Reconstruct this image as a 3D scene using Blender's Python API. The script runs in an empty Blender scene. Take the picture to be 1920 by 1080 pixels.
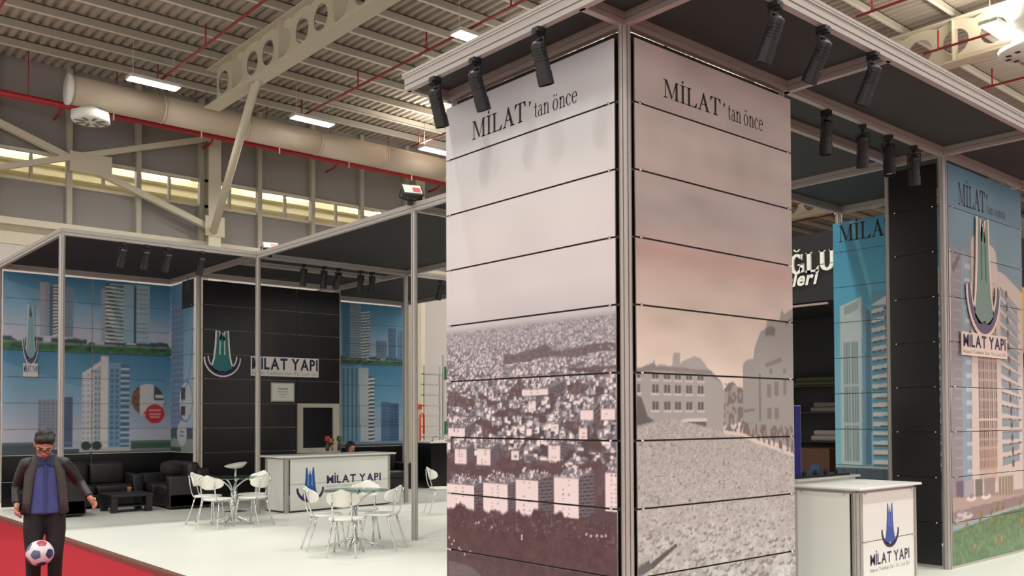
import bpy, math, random
import numpy as np
from mathutils import Vector, Matrix
random.seed(7)
SC = bpy.context.scene
COL = SC.collection
# ------------------------------------------------------------------ camera, light, exposure
cam = bpy.data.cameras.new('camera')
cam_o = bpy.data.objects.new('camera', cam); COL.objects.link(cam_o)
F_PX, CY_PX, YAW, PITCH, ROLL = 1726.11, 744.65, 0.856096, 0.02337, -0.004022
fw = Vector((math.cos(YAW)*math.cos(PITCH), math.sin(YAW)*math.cos(PITCH), math.sin(PITCH)))
rt = fw.cross(Vector((0, 0, 1))).normalized(); up = rt.cross(fw)
rt2 = rt*math.cos(ROLL)+up*math.sin(ROLL); up2 = -rt*math.sin(ROLL)+up*math.cos(ROLL)
M3 = Matrix((rt2, up2, -fw)).transposed()
cam_o.matrix_world = Matrix.Translation((-5.0285, -4.5179, 1.6657)) @ M3.to_4x4()
cam.sensor_width = 36.0; cam.lens = F_PX/1920*36.0
cam.shift_y = (CY_PX-540)/1920.0
cam.clip_start = 0.1; cam.clip_end = 300
SC.camera = cam_o
SC.view_settings.view_transform = 'Standard'; SC.view_settings.look = 'None'
SC.view_settings.exposure = 0.0; SC.view_settings.gamma = 1.0
SC.view_settings.use_curve_mapping = False
SC.cycles.max_bounces = 8; SC.cycles.diffuse_bounces = 4; SC.cycles.glossy_bounces = 3; SC.cycles.transmission_bounces = 4
world = bpy.data.worlds.new('world'); SC.world = world; world.use_nodes = True
bg = world.node_tree.nodes['Background']
bg.inputs[0].default_value = (1.0, 0.98, 0.96, 1); bg.inputs[1].default_value = 1.7
LAMP_W = 158.0      # each ceiling fixture of this hall
LAMP2_W = 105.0      # emission of the fixtures in the next hall

# ------------------------------------------------------------------ helpers
def lin(c):
    c = c/255.0
    return c/12.92 if c <= 0.04045 else ((c+0.055)/1.055)**2.4
def rgb(r, g, b): return (lin(r), lin(g), lin(b), 1.0)
MATS = {}
def mat(name, col, rough=0.6, metal=0.0, var=0.0, scale=8.0, bump=0.0, spec=0.5, coat=0.0):
    if name in MATS: return MATS[name]
    m = bpy.data.materials.new(name); m.use_nodes = True
    nt = m.node_tree; b = nt.nodes['Principled BSDF']
    b.inputs['Base Color'].default_value = col; b.inputs['Roughness'].default_value = rough
    b.inputs['Metallic'].default_value = metal; b.inputs['Specular IOR Level'].default_value = spec
    b.inputs['Coat Weight'].default_value = coat
    if var or bump:
        tc = nt.nodes.new('ShaderNodeTexCoord'); nz = nt.nodes.new('ShaderNodeTexNoise')
        nz.inputs['Scale'].default_value = scale; nz.inputs['Detail'].default_value = 5
        nt.links.new(tc.outputs['Object'], nz.inputs['Vector'])
        if var:
            mx = nt.nodes.new('ShaderNodeMix'); mx.data_type = 'RGBA'
            mx.inputs['A'].default_value = tuple(c*(1-var) for c in col[:3])+(1,)
            mx.inputs['B'].default_value = tuple(min(1, c*(1+var)) for c in col[:3])+(1,)
            nt.links.new(nz.outputs['Fac'], mx.inputs['Factor'])
            nt.links.new(mx.outputs['Result'], b.inputs['Base Color'])
        if bump:
            bp = nt.nodes.new('ShaderNodeBump'); bp.inputs['Strength'].default_value = bump
            bp.inputs['Distance'].default_value = 0.02
            nt.links.new(nz.outputs['Fac'], bp.inputs['Height']); nt.links.new(bp.outputs['Normal'], b.inputs['Normal'])
    MATS[name] = m
    return m
def emis(name, col, st):
    if name in MATS: return MATS[name]
    m = bpy.data.materials.new(name); m.use_nodes = True
    b = m.node_tree.nodes['Principled BSDF']
    b.inputs['Base Color'].default_value = col
    b.inputs['Emission Color'].default_value = col; b.inputs['Emission Strength'].default_value = st
    MATS[name] = m
    return m
def glass(name, col, rough=0.02, alpha_mix=0.75):
    m = bpy.data.materials.new(name); m.use_nodes = True; nt = m.node_tree
    out = nt.nodes['Material Output']; nt.nodes.remove(nt.nodes['Principled BSDF'])
    t = nt.nodes.new('ShaderNodeBsdfTransparent'); t.inputs[0].default_value = col
    g = nt.nodes.new('ShaderNodeBsdfGlossy'); g.inputs['Roughness'].default_value = rough
    mx = nt.nodes.new('ShaderNodeMixShader'); mx.inputs[0].default_value = 1-alpha_mix
    nt.links.new(t.outputs[0], mx.inputs[1]); nt.links.new(g.outputs[0], mx.inputs[2]); nt.links.new(mx.outputs[0], out.inputs[0])
    MATS[name] = m
    return m
def tag(o, label=None, cat=None, group=None, kind=None):
    if label: o['label'] = label
    if cat: o['category'] = cat
    if group: o['group'] = group
    if kind: o['kind'] = kind
    return o
def empty(name, loc=(0, 0, 0), rz=0.0, label=None, cat=None, group=None, kind=None):
    o = bpy.data.objects.new(name, None); COL.objects.link(o)
    o.location = loc; o.rotation_euler = (0, 0, rz); o.empty_display_size = 0.1
    return tag(o, label, cat, group, kind)
def link(name, me, m=None, parent=None, loc=None, rot=None):
    if m is not None and len(me.materials) == 0: me.materials.append(m)
    o = bpy.data.objects.new(name, me); COL.objects.link(o)
    if parent is not None: o.parent = parent
    if loc is not None: o.location = loc
    if rot is not None: o.rotation_euler = rot
    return o
def copy_tree(o, parent=None):
    c = o.copy(); COL.objects.link(c); c.parent = parent
    for ch in list(o.children): copy_tree(ch, c)
    return c
class MB:
    """collects shapes into one mesh"""
    def __init__(s): s.v = []; s.f = []; s.sm = []
    def add(s, vs, fs, smooth=False):
        n = len(s.v); s.v += [tuple(v) for v in vs]; s.f += [tuple(i+n for i in f) for f in fs]; s.sm += [smooth]*len(fs)
        return s
    def box(s, a, b):
        x0, y0, z0 = [min(p, q) for p, q in zip(a, b)]; x1, y1, z1 = [max(p, q) for p, q in zip(a, b)]
        return s.add([(x0,y0,z0),(x1,y0,z0),(x1,y1,z0),(x0,y1,z0),(x0,y0,z1),(x1,y0,z1),(x1,y1,z1),(x0,y1,z1)],
                     [(0,3,2,1),(4,5,6,7),(0,1,5,4),(1,2,6,5),(2,3,7,6),(3,0,4,7)])
    def rbox(s, a, b, r=0.03, n=3):
        """box with rounded vertical and horizontal edges (superellipsoid-like cushion)"""
        a = Vector(a); b = Vector(b); c = (a+b)/2; h = Vector([abs(p)/2 for p in (b-a)])
        r = min(r, *h); k = n
        pts = []; N = 4*(k+1); rings = []
        for i in range(2*(k+1)):
            q = i if i <= k else i
            top = i > k
            j = i-(k+1) if top else i
            ph = (-math.pi/2 + j*math.pi/2/k) if not top else j*math.pi/2/k
            zz = (h.z-r)*(1 if top else -1)+r*math.sin(ph); cr = r*math.cos(ph)
            ring = []
            for cn in range(4):
                sx = (1, -1, -1, 1)[cn]; sy = (1, 1, -1, -1)[cn]
                for t in range(k+1):
                    an = cn*math.pi/2+t*math.pi/2/k
                    ring.append((c.x+sx*(h.x-r)+cr*math.cos(an), c.y+sy*(h.y-r)+cr*math.sin(an), c.z+zz))
            rings.append(ring)
        return s.rings(rings, True, True)
    def rings(s, rings, cap0=True, cap1=True, smooth=True):
        n = len(rings[0]); vs = [p for r in rings for p in r]; fs = []
        for i in range(len(rings)-1):
            for j in range(n):
                fs.append((i*n+j, i*n+(j+1) % n, (i+1)*n+(j+1) % n, (i+1)*n+j))
        if cap0: fs.append(tuple(range(n-1, -1, -1)))
        if cap1: fs.append(tuple(range((len(rings)-1)*n, len(rings)*n)))
        return s.add(vs, fs, smooth)
    def tube(s, pts, r, n=8, cap=True, flat=None):
        """tube through pts, r a number or list; flat scales the section along its second axis"""
        pts = [Vector(p) for p in pts]; rs = r if isinstance(r, (list, tuple)) else [r]*len(pts)
        rings = []; prev = None
        for i, p in enumerate(pts):
            d = (pts[min(i+1, len(pts)-1)]-pts[max(i-1, 0)]).normalized()
            if prev is None:
                a = Vector((1, 0, 0)) if abs(d.x) < 0.9 else Vector((0, 1, 0))
                u = (a - d*a.dot(d)).normalized()
            else: u = (prev - d*prev.dot(d)).normalized()
            prev = u; w = d.cross(u)
            rr = rs[i]; ra, rb = rr if isinstance(rr, (list, tuple)) else (rr, rr)
            rings.append([tuple(p+u*(ra*math.cos(2*math.pi*k/n))+w*(rb*math.sin(2*math.pi*k/n))) for k in range(n)])
        return s.rings(rings, cap, cap)
    def lathe(s, prof, n=24, c=(0, 0, 0), cap=True):
        return s.rings([[(c[0]+r*math.cos(2*math.pi*k/n), c[1]+r*math.sin(2*math.pi*k/n), c[2]+z) for k in range(n)] for r, z in prof], cap, cap)
    def ell(s, c, r, n=16, m=10, rot=None):
        rings = []
        for i in range(1, m):
            ph = -math.pi/2+math.pi*i/m
            rings.append([(r[0]*math.cos(ph)*math.cos(2*math.pi*k/n), r[1]*math.cos(ph)*math.sin(2*math.pi*k/n), r[2]*math.sin(ph)) for k in range(n)])
        rings = [[(0, 0, -r[2])]*n]+rings+[[(0, 0, r[2])]*n]
        R = rot if rot is not None else Matrix.Identity(3)
        rings = [[tuple(R @ Vector(p)+Vector(c)) for p in rg] for rg in rings]
        return s.rings(rings, False, False)
    def prism(s, poly, fn, d0, d1):
        """flat polygon (h,z) pushed from depth d0 to d1; fn(h,z,d) gives the point"""
        n = len(poly)
        vs = [fn(p[0], p[1], d0) for p in poly]+[fn(p[0], p[1], d1) for p in poly]
        fs = [tuple(range(n)), tuple(range(2*n-1, n-1, -1))]+[(i, n+i, n+(i+1) % n, (i+1) % n) for i in range(n)]
        return s.add(vs, fs)
    def flat(s, poly, fn, d): return s.add([fn(p[0], p[1], d) for p in poly], [tuple(range(len(poly)))])
    def mesh(s, name, off=None):
        me = bpy.data.meshes.new(name)
        vs = s.v if off is None else [(x-off[0], y-off[1], z-off[2]) for x, y, z in s.v]
        me.from_pydata(vs, [], s.f); me.polygons.foreach_set('use_smooth', s.sm); me.update()
        return me
    def build(s, name, m, parent=None, local=False):
        """world-space shapes; made relative to the parent unless local"""
        off = None
        if parent is not None and not local:
            off = Vector((0, 0, 0)); p = parent
            while p is not None: off = off+Vector(p.location); p = p.parent
        return link(name, s.mesh(name, off), m, parent)
    def one(s, name, m, base, label=None, cat=None, group=None, kind=None):
        """a thing that is a single mesh, origin at its base"""
        o = link(name, s.mesh(name, base), m, None, base)
        return tag(o, label, cat, group, kind)
def fix_normals(me):
    import bmesh
    bm = bmesh.new(); bm.from_mesh(me); bmesh.ops.recalc_face_normals(bm, faces=bm.faces); bm.to_mesh(me); bm.free()
def planeX(x0): return lambda h, z, d: (x0-d, h, z)      # faces -X
def planeY(y0): return lambda h, z, d: (h, y0-d, z)      # faces -Y

# ------------------------------------------------------------------ materials
ALU = mat('aluminium', rgb(178, 173, 168), 0.42, 0.35, 0.06, 30)
CREAM = mat('cream_painted_steel', rgb(206, 198, 176), 0.55, 0, 0.05, 3)
CHROME = mat('chrome', rgb(215, 215, 215), 0.15, 1.0)
BLACKP = mat('black_plastic', rgb(30, 30, 32), 0.5)
BLACKPANEL = mat('black_laminate_panel', rgb(17, 17, 19), 0.3, 0, 0.1, 2)
FABRIC = mat('dark_grey_stretch_fabric', rgb(44, 51, 52), 0.75, 0, 0.1, 1.2)
WHITEPANEL = mat('white_laminate', rgb(226, 227, 222), 0.45, 0, 0.02, 2)
RAILM = mat('dark_steel_rail', rgb(58, 52, 50), 0.5, 0.5)
REDP = mat('red_sprinkler_paint', rgb(160, 48, 46), 0.5)
WPLASTIC = mat('white_moulded_plastic', rgb(234, 234, 226), 0.35)
LEATHER = mat('black_leather', rgb(32, 30, 31), 0.42, 0, 0.15, 25, 0.15)
NAVY = mat('navy_print', rgb(38, 30, 78), 0.5)
INK = mat('black_ink', rgb(38, 36, 38), 0.6)
WHITEINK = mat('white_print', rgb(236, 232, 226), 0.5)
GREYINK = mat('grey_ink', rgb(150, 146, 146), 0.6)

# ------------------------------------------------------------------ printed pictures, computed and stored as colours of a fine grid
class Canvas:
    def __init__(s, h0, h1, z0, z1, res):
        s.h0, s.h1, s.z0, s.z1 = h0, h1, z0, z1
        s.W = int(round((h1-h0)/res))+1; s.H = int(round((z1-z0)/res))+1
        s.hx = np.linspace(h0, h1, s.W); s.zz = np.linspace(z0, z1, s.H)
        s.G, s.Z = np.meshgrid(s.hx, s.zz)
        s.a = np.zeros((s.H, s.W, 3))
        s.rng = np.random.default_rng(11)
    def vgrad(s, stops, mask=None):
        zs = [p[0] for p in stops]
        g = np.stack([np.interp(s.Z, zs, [p[1][k]/255 for p in stops]) for k in range(3)], -1)
        if mask is None: s.a[:] = g
        else: s.a[mask] = g[mask]
    def blend(s, mask, col, al=1.0):
        c = np.array(col)/255.0
        w = (mask.astype(float)*al)[..., None]
        s.a = s.a*(1-w)+c*w
    def rect(s, h0, z0, h1, z1, col, al=1.0):
        if h0 > h1: h0, h1 = h1, h0
        if z0 > z1: z0, z1 = z1, z0
        i0, i1 = np.searchsorted(s.zz, [z0, z1]); j0, j1 = np.searchsorted(s.hx, [h0, h1])
        if i1 > i0 and j1 > j0:
            c = np.array(col)/255.0
            s.a[i0:i1, j0:j1] = s.a[i0:i1, j0:j1]*(1-al)+c*al
    def pmask(s, pts):
        m = np.zeros(s.G.shape, bool); n = len(pts)
        for i in range(n):
            (xa, ya), (xb, yb) = pts[i], pts[(i+1) % n]
            if ya == yb: continue
            c = ((ya > s.Z) != (yb > s.Z)) & (s.G < (xb-xa)*(s.Z-ya)/(yb-ya)+xa)
            m ^= c
        return m
    def win(s, h0, h1, z0, z1):
        i0, i1 = np.searchsorted(s.zz, [z0, z1]); j0, j1 = np.searchsorted(s.hx, [h0, h1])
        return slice(max(0, i0-1), i1+1), slice(max(0, j0-1), j1+1)
    def poly(s, pts, col, al=1.0):
        hs = [p[0] for p in pts]; zs = [p[1] for p in pts]; w = s.win(min(hs), max(hs), min(zs), max(zs))
        G, Z = s.G[w], s.Z[w]; m = np.zeros(G.shape, bool); n = len(pts)
        for i in range(n):
            (xa, ya), (xb, yb) = pts[i], pts[(i+1) % n]
            if ya != yb: m ^= ((ya > Z) != (yb > Z)) & (G < (xb-xa)*(Z-ya)/(yb-ya)+xa)
        q = s.a[w]; q[m] = q[m]*(1-al)+np.array(col)/255.0*al
    def ellipse(s, h, z, rh, rz, col, al=1.0):
        w = s.win(h-rh, h+rh, z-rz, z+rz); m = ((s.G[w]-h)/rh)**2+((s.Z[w]-z)/rz)**2 < 1
        q = s.a[w]; q[m] = q[m]*(1-al)+np.array(col)/255.0*al
    def noise(s, sh, sz=None, seed=0):
        sz = sz or sh; r = np.random.default_rng(seed)
        nh = int((s.h1-s.h0)/sh)+3; nz = int((s.z1-s.z0)/sz)+3
        g = r.random((nz, nh)); x = (s.G-s.h0)/sh; y = (s.Z-s.z0)/sz
        i = x.astype(int); j = y.astype(int); fx = x-i; fy = y-j
        fx = fx*fx*(3-2*fx); fy = fy*fy*(3-2*fy)
        return (g[j, i]*(1-fx)+g[j, i+1]*fx)*(1-fy)+(g[j+1, i]*(1-fx)+g[j+1, i+1]*fx)*fy
    def facade(s, h0, z0, h1, z1, wall, win, floors, cols, fw=0.6, fh=0.5, al=1.0):
        """a block with a grid of window openings"""
        s.rect(h0, z0, h1, z1, wall, al)
        dh = (h1-h0)/cols; dz = (z1-z0)/floors
        for i in range(floors):
            for j in range(cols):
                a = h0+dh*(j+0.5-fw/2); b = z0+dz*(i+0.5-fh/2)
                s.rect(a, b, a+dh*fw, b+dz*fh, win, al)
    def bands(s, h0, z0, h1, z1, light, dark, floors, frac=0.45, skew=0.0):
        """balcony bands; skew tilts them"""
        if h0 > h1: h0, h1 = h1, h0
        m = (s.G >= h0) & (s.G <= h1) & (s.Z >= z0) & (s.Z <= z1)
        t = ((s.Z-z0-skew*(s.G-h0))/(z1-z0)*floors) % 1.0
        s.blend(m & (t < frac), light); s.blend(m & (t >= frac), dark)
    def lin(s):
        a = np.clip(s.a, 0, 1)
        return np.where(a <= 0.04045, a/12.92, ((a+0.055)/1.055)**2.4)
def mat_print(name, rough=0.5):
    m = bpy.data.materials.new(name); m.use_nodes = True; nt = m.node_tree; b = nt.nodes['Principled BSDF']
    at = nt.nodes.new('ShaderNodeAttribute'); at.attribute_name = 'print'
    nt.links.new(at.outputs['Color'], b.inputs['Base Color']); b.inputs['Roughness'].default_value = rough
    return m
PRINT = mat_print('printed_foam_board', 0.42)
def print_panel(name, cv, h0, h1, z0, z1, fn, parent, res, thick=0.012):
    """one board of a mural: a thin slab whose front carries the colours of the canvas"""
    W = max(2, int(round((h1-h0)/res))+1); H = max(2, int(round((z1-z0)/res))+1)
    hs = np.linspace(h0, h1, W); zs = np.linspace(z0, z1, H)
    if not hasattr(cv, 'L'): cv.L = cv.lin()
    L = cv.L
    jx = np.clip((hs-cv.h0)/(cv.h1-cv.h0)*(cv.W-1), 0, cv.W-1); iz = np.clip((zs-cv.z0)/(cv.z1-cv.z0)*(cv.H-1), 0, cv.H-1)
    j0 = np.minimum(jx.astype(int), cv.W-2); i0 = np.minimum(iz.astype(int), cv.H-2); fx = (jx-j0)[None, :, None]; fz = (iz-i0)[:, None, None]
    C = (L[i0][:, j0]*(1-fx)+L[i0][:, j0+1]*fx)*(1-fz)+(L[i0+1][:, j0]*(1-fx)+L[i0+1][:, j0+1]*fx)*fz
    o0 = np.array(fn(0, 0, 0), float); eh = np.array(fn(1, 0, 0))-o0; ez = np.array(fn(0, 1, 0))-o0; ed = np.array(fn(0, 0, 1))-o0
    off = Vector((0, 0, 0)); p = parent
    while p is not None and p.rotation_euler.z == 0: off = off+Vector(p.location); p = p.parent
    o0 = o0-np.array(off)
    G, Z = np.meshgrid(hs, zs)
    V = (o0+G[..., None]*eh+Z[..., None]*ez+thick*ed).reshape(-1, 3)
    bk = np.array([o0+a*eh+b*ez for a, b in ((h0, z0), (h1, z0), (h1, z1), (h0, z1))])
    ft = bk+thick*ed
    V = np.vstack([V, bk, ft]); n = W*H
    idx = np.arange(n).reshape(H, W)
    q = np.stack([idx[:-1, :-1], idx[:-1, 1:], idx[1:, 1:], idx[1:, :-1]], -1).reshape(-1, 4)
    side = np.array([[n, n+3, n+2, n+1]]+[[n+i, n+(i+1) % 4, n+4+(i+1) % 4, n+4+i] for i in range(4)])
    if np.dot(np.cross(eh, ez), ed) < 0: q = q[:, ::-1]; side = side[:, ::-1]
    Q = np.vstack([q, side]).astype(np.int32)
    me = bpy.data.meshes.new(name)
    me.vertices.add(len(V)); me.vertices.foreach_set('co', V.astype(np.float32).ravel())
    me.loops.add(Q.size); me.loops.foreach_set('vertex_index', Q.ravel())
    me.polygons.add(len(Q)); me.polygons.foreach_set('loop_start', np.arange(0, Q.size, 4, dtype=np.int32))
    me.update(calc_edges=True)
    ca = me.color_attributes.new('print', 'FLOAT_COLOR', 'POINT')
    cc = np.ones((len(V), 4), np.float32); cc[:n, :3] = C.reshape(-1, 3); cc[n:, :3] = 0.55
    ca.data.foreach_set('color', cc.ravel())
    return link(name, me, PRINT, parent)

# ------------------------------------------------------------------ lettering
def ring_seg(cx, cy, rx, ry, a0, a1, thin, thick, n=18, tilt=0.0):
    """part of a letter bowl; thick where the pen runs down"""
    out = []; inn = []
    for i in range(n+1):
        a = math.radians(a0+(a1-a0)*i/n); w = thin+(thick-thin)*abs(math.cos(a+tilt))**1.3
        out.append((cx+rx*math.cos(a), cy+ry*math.sin(a))); inn.append((cx+(rx-w)*math.cos(a), cy+(ry-w*0.9)*math.sin(a)))
    return out+inn[::-1]
def dots(cx, cy, r, n=10): return [(cx+r*math.cos(2*math.pi*i/n), cy+r*math.sin(2*math.pi*i/n)) for i in range(n)]
def R4(x0, y0, x1, y1): return [(x0, y0), (x1, y0), (x1, y1), (x0, y1)]
def serif(ch, K=0.165, k=0.055):
    """polygons of an old-style serif letter, cap height 1; K stem, k hairline. returns polys, advance"""
    sv = 0.045; x = 0.68
    def foot(c, w, y, up=1): return [(c-w/2, y), (c+w/2, y), (c+w/2, y+sv*up*0.7), (c+w*0.22, y+sv*up*1.5), (c-w*0.22, y+sv*up*1.5), (c-w/2, y+sv*up*0.7)]
    if ch in 'Iİ':
        p = [R4(0.25-K/2, 0, 0.25+K/2, 1), foot(0.25, 0.42, 0), foot(0.25, 0.42, 1, -1)]
        if ch == 'İ': p.append(dots(0.25, 1.17, 0.085))
        return p, 0.5
    if ch == 'M':
        return [R4(0.2-k/2, 0, 0.2+k/2, 1), R4(1.06-K/2, 0, 1.06+K/2, 1), [(0.14, 1), (0.33, 1), (0.74, 0.12), (0.66, 0)], [(0.66, 0), (0.72, 0.1), (1.1, 1), (1.0, 1)],
                foot(0.2, 0.34, 0), foot(1.06, 0.42, 0), R4(0.03, 1-sv, 0.33, 1), R4(0.98, 1-sv, 1.26, 1)], 1.3
    if ch == 'L':
        return [R4(0.25-K/2, 0, 0.25+K/2, 1), foot(0.25, 0.42, 1, -1), R4(0.04, 0, 0.85, k), [(0.85, 0), (0.9, 0.28), (0.86, 0.28), (0.7, k), (0.68, 0)]], 0.92
    if ch == 'A':
        return [[(0.16, 0), (0.23, 0), (0.57, 0.86), (0.53, 1.02)], [(0.5, 1.02), (0.57, 1.02), (0.97, 0), (0.77, 0), (0.46, 0.84)], R4(0.29, 0.33, 0.76, 0.33+k), foot(0.19, 0.32, 0), foot(0.87, 0.42, 0)], 1.07
    if ch == 'T':
        return [R4(0.46-K/2, 0, 0.46+K/2, 1), foot(0.46, 0.42, 0), R4(0.03, 1-k, 0.89, 1), [(0.03, 1), (0.0, 0.72), (0.04, 0.72), (0.2, 1-k), (0.2, 1)], [(0.89, 1), (0.92, 0.72), (0.88, 0.72), (0.72, 1-k), (0.72, 1)]], 0.92
    if ch == 'U':
        return [R4(0.2-K/2, 0.3, 0.2+K/2, 1), R4(0.82-k, 0.3, 0.82+k, 1), ring_seg(0.51, 0.34, 0.31+K/2, 0.36, 180, 360, k*1.5, K), foot(0.2, 0.4, 1, -1), foot(0.82, 0.34, 1, -1)], 1.05
    if ch in 'GĞ':
        p = [ring_seg(0.5, 0.5, 0.47, 0.52, 48, 330, k*1.4, K), R4(0.72, 0.05, 0.72+K, 0.46), R4(0.56, 0.42, 0.98, 0.48), [(0.84, 0.68), (0.88, 0.98), (0.83, 0.98), (0.72, 0.84)]]
        if ch == 'Ğ': p.append(ring_seg(0.5, 1.32, 0.22, 0.2, 200, 340, 0.05, 0.05))
        return p, 1.06
    if ch == "'":
        return [dots(0.1, 0.95, 0.07), [(0.05, 0.95), (0.17, 0.95), (0.06, 0.74), (0.03, 0.75)]], 0.3
    if ch == 't':
        return [R4(0.17, 0.1, 0.29, 0.86), [(0.17, 0.86), (0.29, 0.86), (0.29, 0.9)], R4(0.03, x-0.05, 0.42, x), ring_seg(0.35, 0.16, 0.18, 0.17, 180, 300, 0.04, 0.12)], 0.45
    if ch in 'nr':
        p = [R4(0.14, 0, 0.26, x*0.97), [(0.03, x*0.88), (0.14, x), (0.26, x*1.03), (0.26, x*0.8)], foot(0.2, 0.3, 0)]
        if ch == 'r': p += [ring_seg(0.4, 0.44, 0.2, 0.26, 60, 170, 0.05, 0.05), dots(0.47, x*0.93, 0.075)]; return p, 0.56
        p += [R4(0.53, 0, 0.65, 0.42), ring_seg(0.42, 0.42, 0.23, 0.28, 0, 160, 0.05, 0.12), foot(0.59, 0.3, 0)]
        return p, 0.78
    if ch in 'oö':
        p = [ring_seg(0.36, x/2, 0.32, x/2+0.02, 0, 360, 0.045, 0.13, 30)]
        if ch == 'ö': p += [dots(0.23, 0.9, 0.065), dots(0.49, 0.9, 0.065)]
        return p, 0.76
    if ch == 'c':
        return [ring_seg(0.35, x/2, 0.31, x/2+0.02, 50, 315, 0.045, 0.13, 26), dots(0.53, x*0.8, 0.07)], 0.66
    if ch == 'e':
        return [ring_seg(0.35, x/2, 0.31, x/2+0.02, 5, 318, 0.045, 0.13, 26), R4(0.1, x/2+0.03, 0.64, x/2+0.075)], 0.68
    if ch == 'a':
        return [R4(0.42, 0.06, 0.54, 0.5), ring_seg(0.34, 0.48, 0.2, 0.22, 0, 165, 0.05, 0.1), ring_seg(0.3, 0.19, 0.25, 0.21, 60, 340, 0.04, 0.11), ring_seg(0.6, 0.1, 0.17, 0.1, 180, 320, 0.04, 0.1)], 0.68
    if ch == 's':
        return [ring_seg(0.29, 0.51, 0.21, 0.19, 30, 255, 0.05, 0.09), ring_seg(0.29, 0.18, 0.23, 0.2, 210, 435, 0.05, 0.09), [(0.13, 0.44), (0.2, 0.5), (0.46, 0.28), (0.4, 0.2)]], 0.58
    return [], 0.32
def serif_line(text, width, cap, K=0.165, k=0.055):
    polys = []; x = 0
    for ch in text:
        p, adv = serif(ch, K, k)
        polys += [[(a+x, b) for a, b in q] for q in p]; x += adv
    s = width/x
    return [[(a*s, b*cap) for a, b in q] for q in polys]
_gl = {}
def sans_glyph(ch, bold):
    """triangles of the built-in sans letter, cap height 1"""
    key = (ch, bold)
    if key in _gl: return _gl[key]
    cu = bpy.data.curves.new('glyph', 'FONT'); cu.body = ch; cu.offset = bold; cu.resolution_u = 3
    o = bpy.data.objects.new('glyph', cu); COL.objects.link(o)
    bpy.context.view_layer.update()
    dg = bpy.context.evaluated_depsgraph_get(); me = bpy.data.meshes.new_from_object(o.evaluated_get(dg))
    vs = [(v.co.x/0.68, v.co.y/0.68) for v in me.vertices]; fs = [tuple(p.vertices) for p in me.polygons]
    bpy.data.objects.remove(o); bpy.data.curves.remove(cu); bpy.data.meshes.remove(me)
    x0 = min((v[0] for v in vs), default=0); x1 = max((v[0] for v in vs), default=0.3)
    _gl[key] = ([(a-x0, b) for a, b in vs], fs, x1-x0)
    return _gl[key]
def sans_line(mb, text, width, cap, place, bold=0.0, gap=0.13, shear=0.0):
    """place(x, y) -> point; fits the line to the width"""
    items = []; x = 0
    for ch in text:
        if ch == ' ': x += 0.38; continue
        base = 'I' if ch == 'İ' else ch
        vs, fs, w = sans_glyph(base, bold)
        items.append(([(a+x+shear*b, b) for a, b in vs], fs))
        if ch == 'İ': items.append(([(x+shear*1.2, 1.14), (x+w+shear*1.2, 1.14), (x+w+shear*1.3, 1.14+w*0.9), (x+shear*1.3, 1.14+w*0.9)], [(0, 1, 2, 3)]))
        x += w+gap
    s = width/(x-gap)
    for vs, fs in items: mb.add([place(a*s, b*cap) for a, b in vs], fs)
    return mb
# the builder's emblem: a spired tower standing in a crescent; unit half-width 1, height 1
EM_BODY = [(-.27, 1.0), (-.17, .97), (-.13, .80), (-.06, .78), (0, .93), (.06, .78), (.13, .80), (.17, .97), (.27, 1.0), (.32, .62), (.39, .38), (.47, .25), (.55, .15), (.33, .085), (.10, .085), (0, .135), (-.10, .085), (-.33, .085), (-.55, .15), (-.47, .25), (-.39, .38), (-.32, .62)]
def em_cres(o=0.0):
    a = []; b = []
    for i in range(25):
        t = math.pi+math.pi*i/24
        a.append(((0.93+o)*math.cos(t)+0.02, 0.40+(0.40+o*0.5)*math.sin(t)))
        b.append(((0.80-o)*math.cos(t)+0.02, 0.43+(0.345-o*0.4)*math.sin(t)))
    return a+b[::-1]
EM_SLITS = [[(-.15, .80), (-.08, .76), (-.09, .48), (-.17, .44)], [(.15, .80), (.08, .76), (.09, .48), (.17, .44)]]
def grow(poly, d, asp):
    n = len(poly); cx = sum(p[0] for p in poly)/n; out = []
    ar = sum(poly[i][0]*poly[(i+1) % n][1]-poly[(i+1) % n][0]*poly[i][1] for i in range(n)); sg = 1 if ar > 0 else -1
    for i in range(n):
        x0, y0 = poly[i-1]; x1, y1 = poly[i]; x2, y2 = poly[(i+1) % n]
        nx = (y2-y0)/asp*sg; ny = -(x2-x0)*sg
        l = math.hypot(nx, ny) or 1
        out.append((x1+d*nx/l, y1+d*asp*ny/l))
    return out
def emblem(parent, fn, hc, z0, hw, H, sgn=1, body=None, crescent=None, outline=None, slits=None, d=0.0, t=0.004, local=False):
    """parts of an emblem on a plane; sgn -1 where the picture runs against the axis"""
    def tr(p): return [(hc+sgn*a*hw, z0+b*H) for a, b in p]
    asp = hw/H
    if outline:
        mb = MB(); mb.prism(tr(grow(EM_BODY, 0.09, asp)), fn, d, d+t); mb.prism(tr(em_cres(0.07)), fn, d, d+t)
        mb.build('emblem_outline', outline, parent, local)
        d += t
    mb = MB(); mb.prism(tr(EM_BODY), fn, d, d+t*0.5); mb.build('emblem_tower', body, parent, local)
    mb = MB(); mb.prism(tr(em_cres()), fn, d, d+t*0.5); mb.build('emblem_crescent', crescent, parent, local)
    if slits:
        mb = MB()
        for q in EM_SLITS: mb.flat(tr(q), fn, d+t*0.5+0.0012)
        mb.build('emblem_slit', slits, parent, local)
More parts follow.
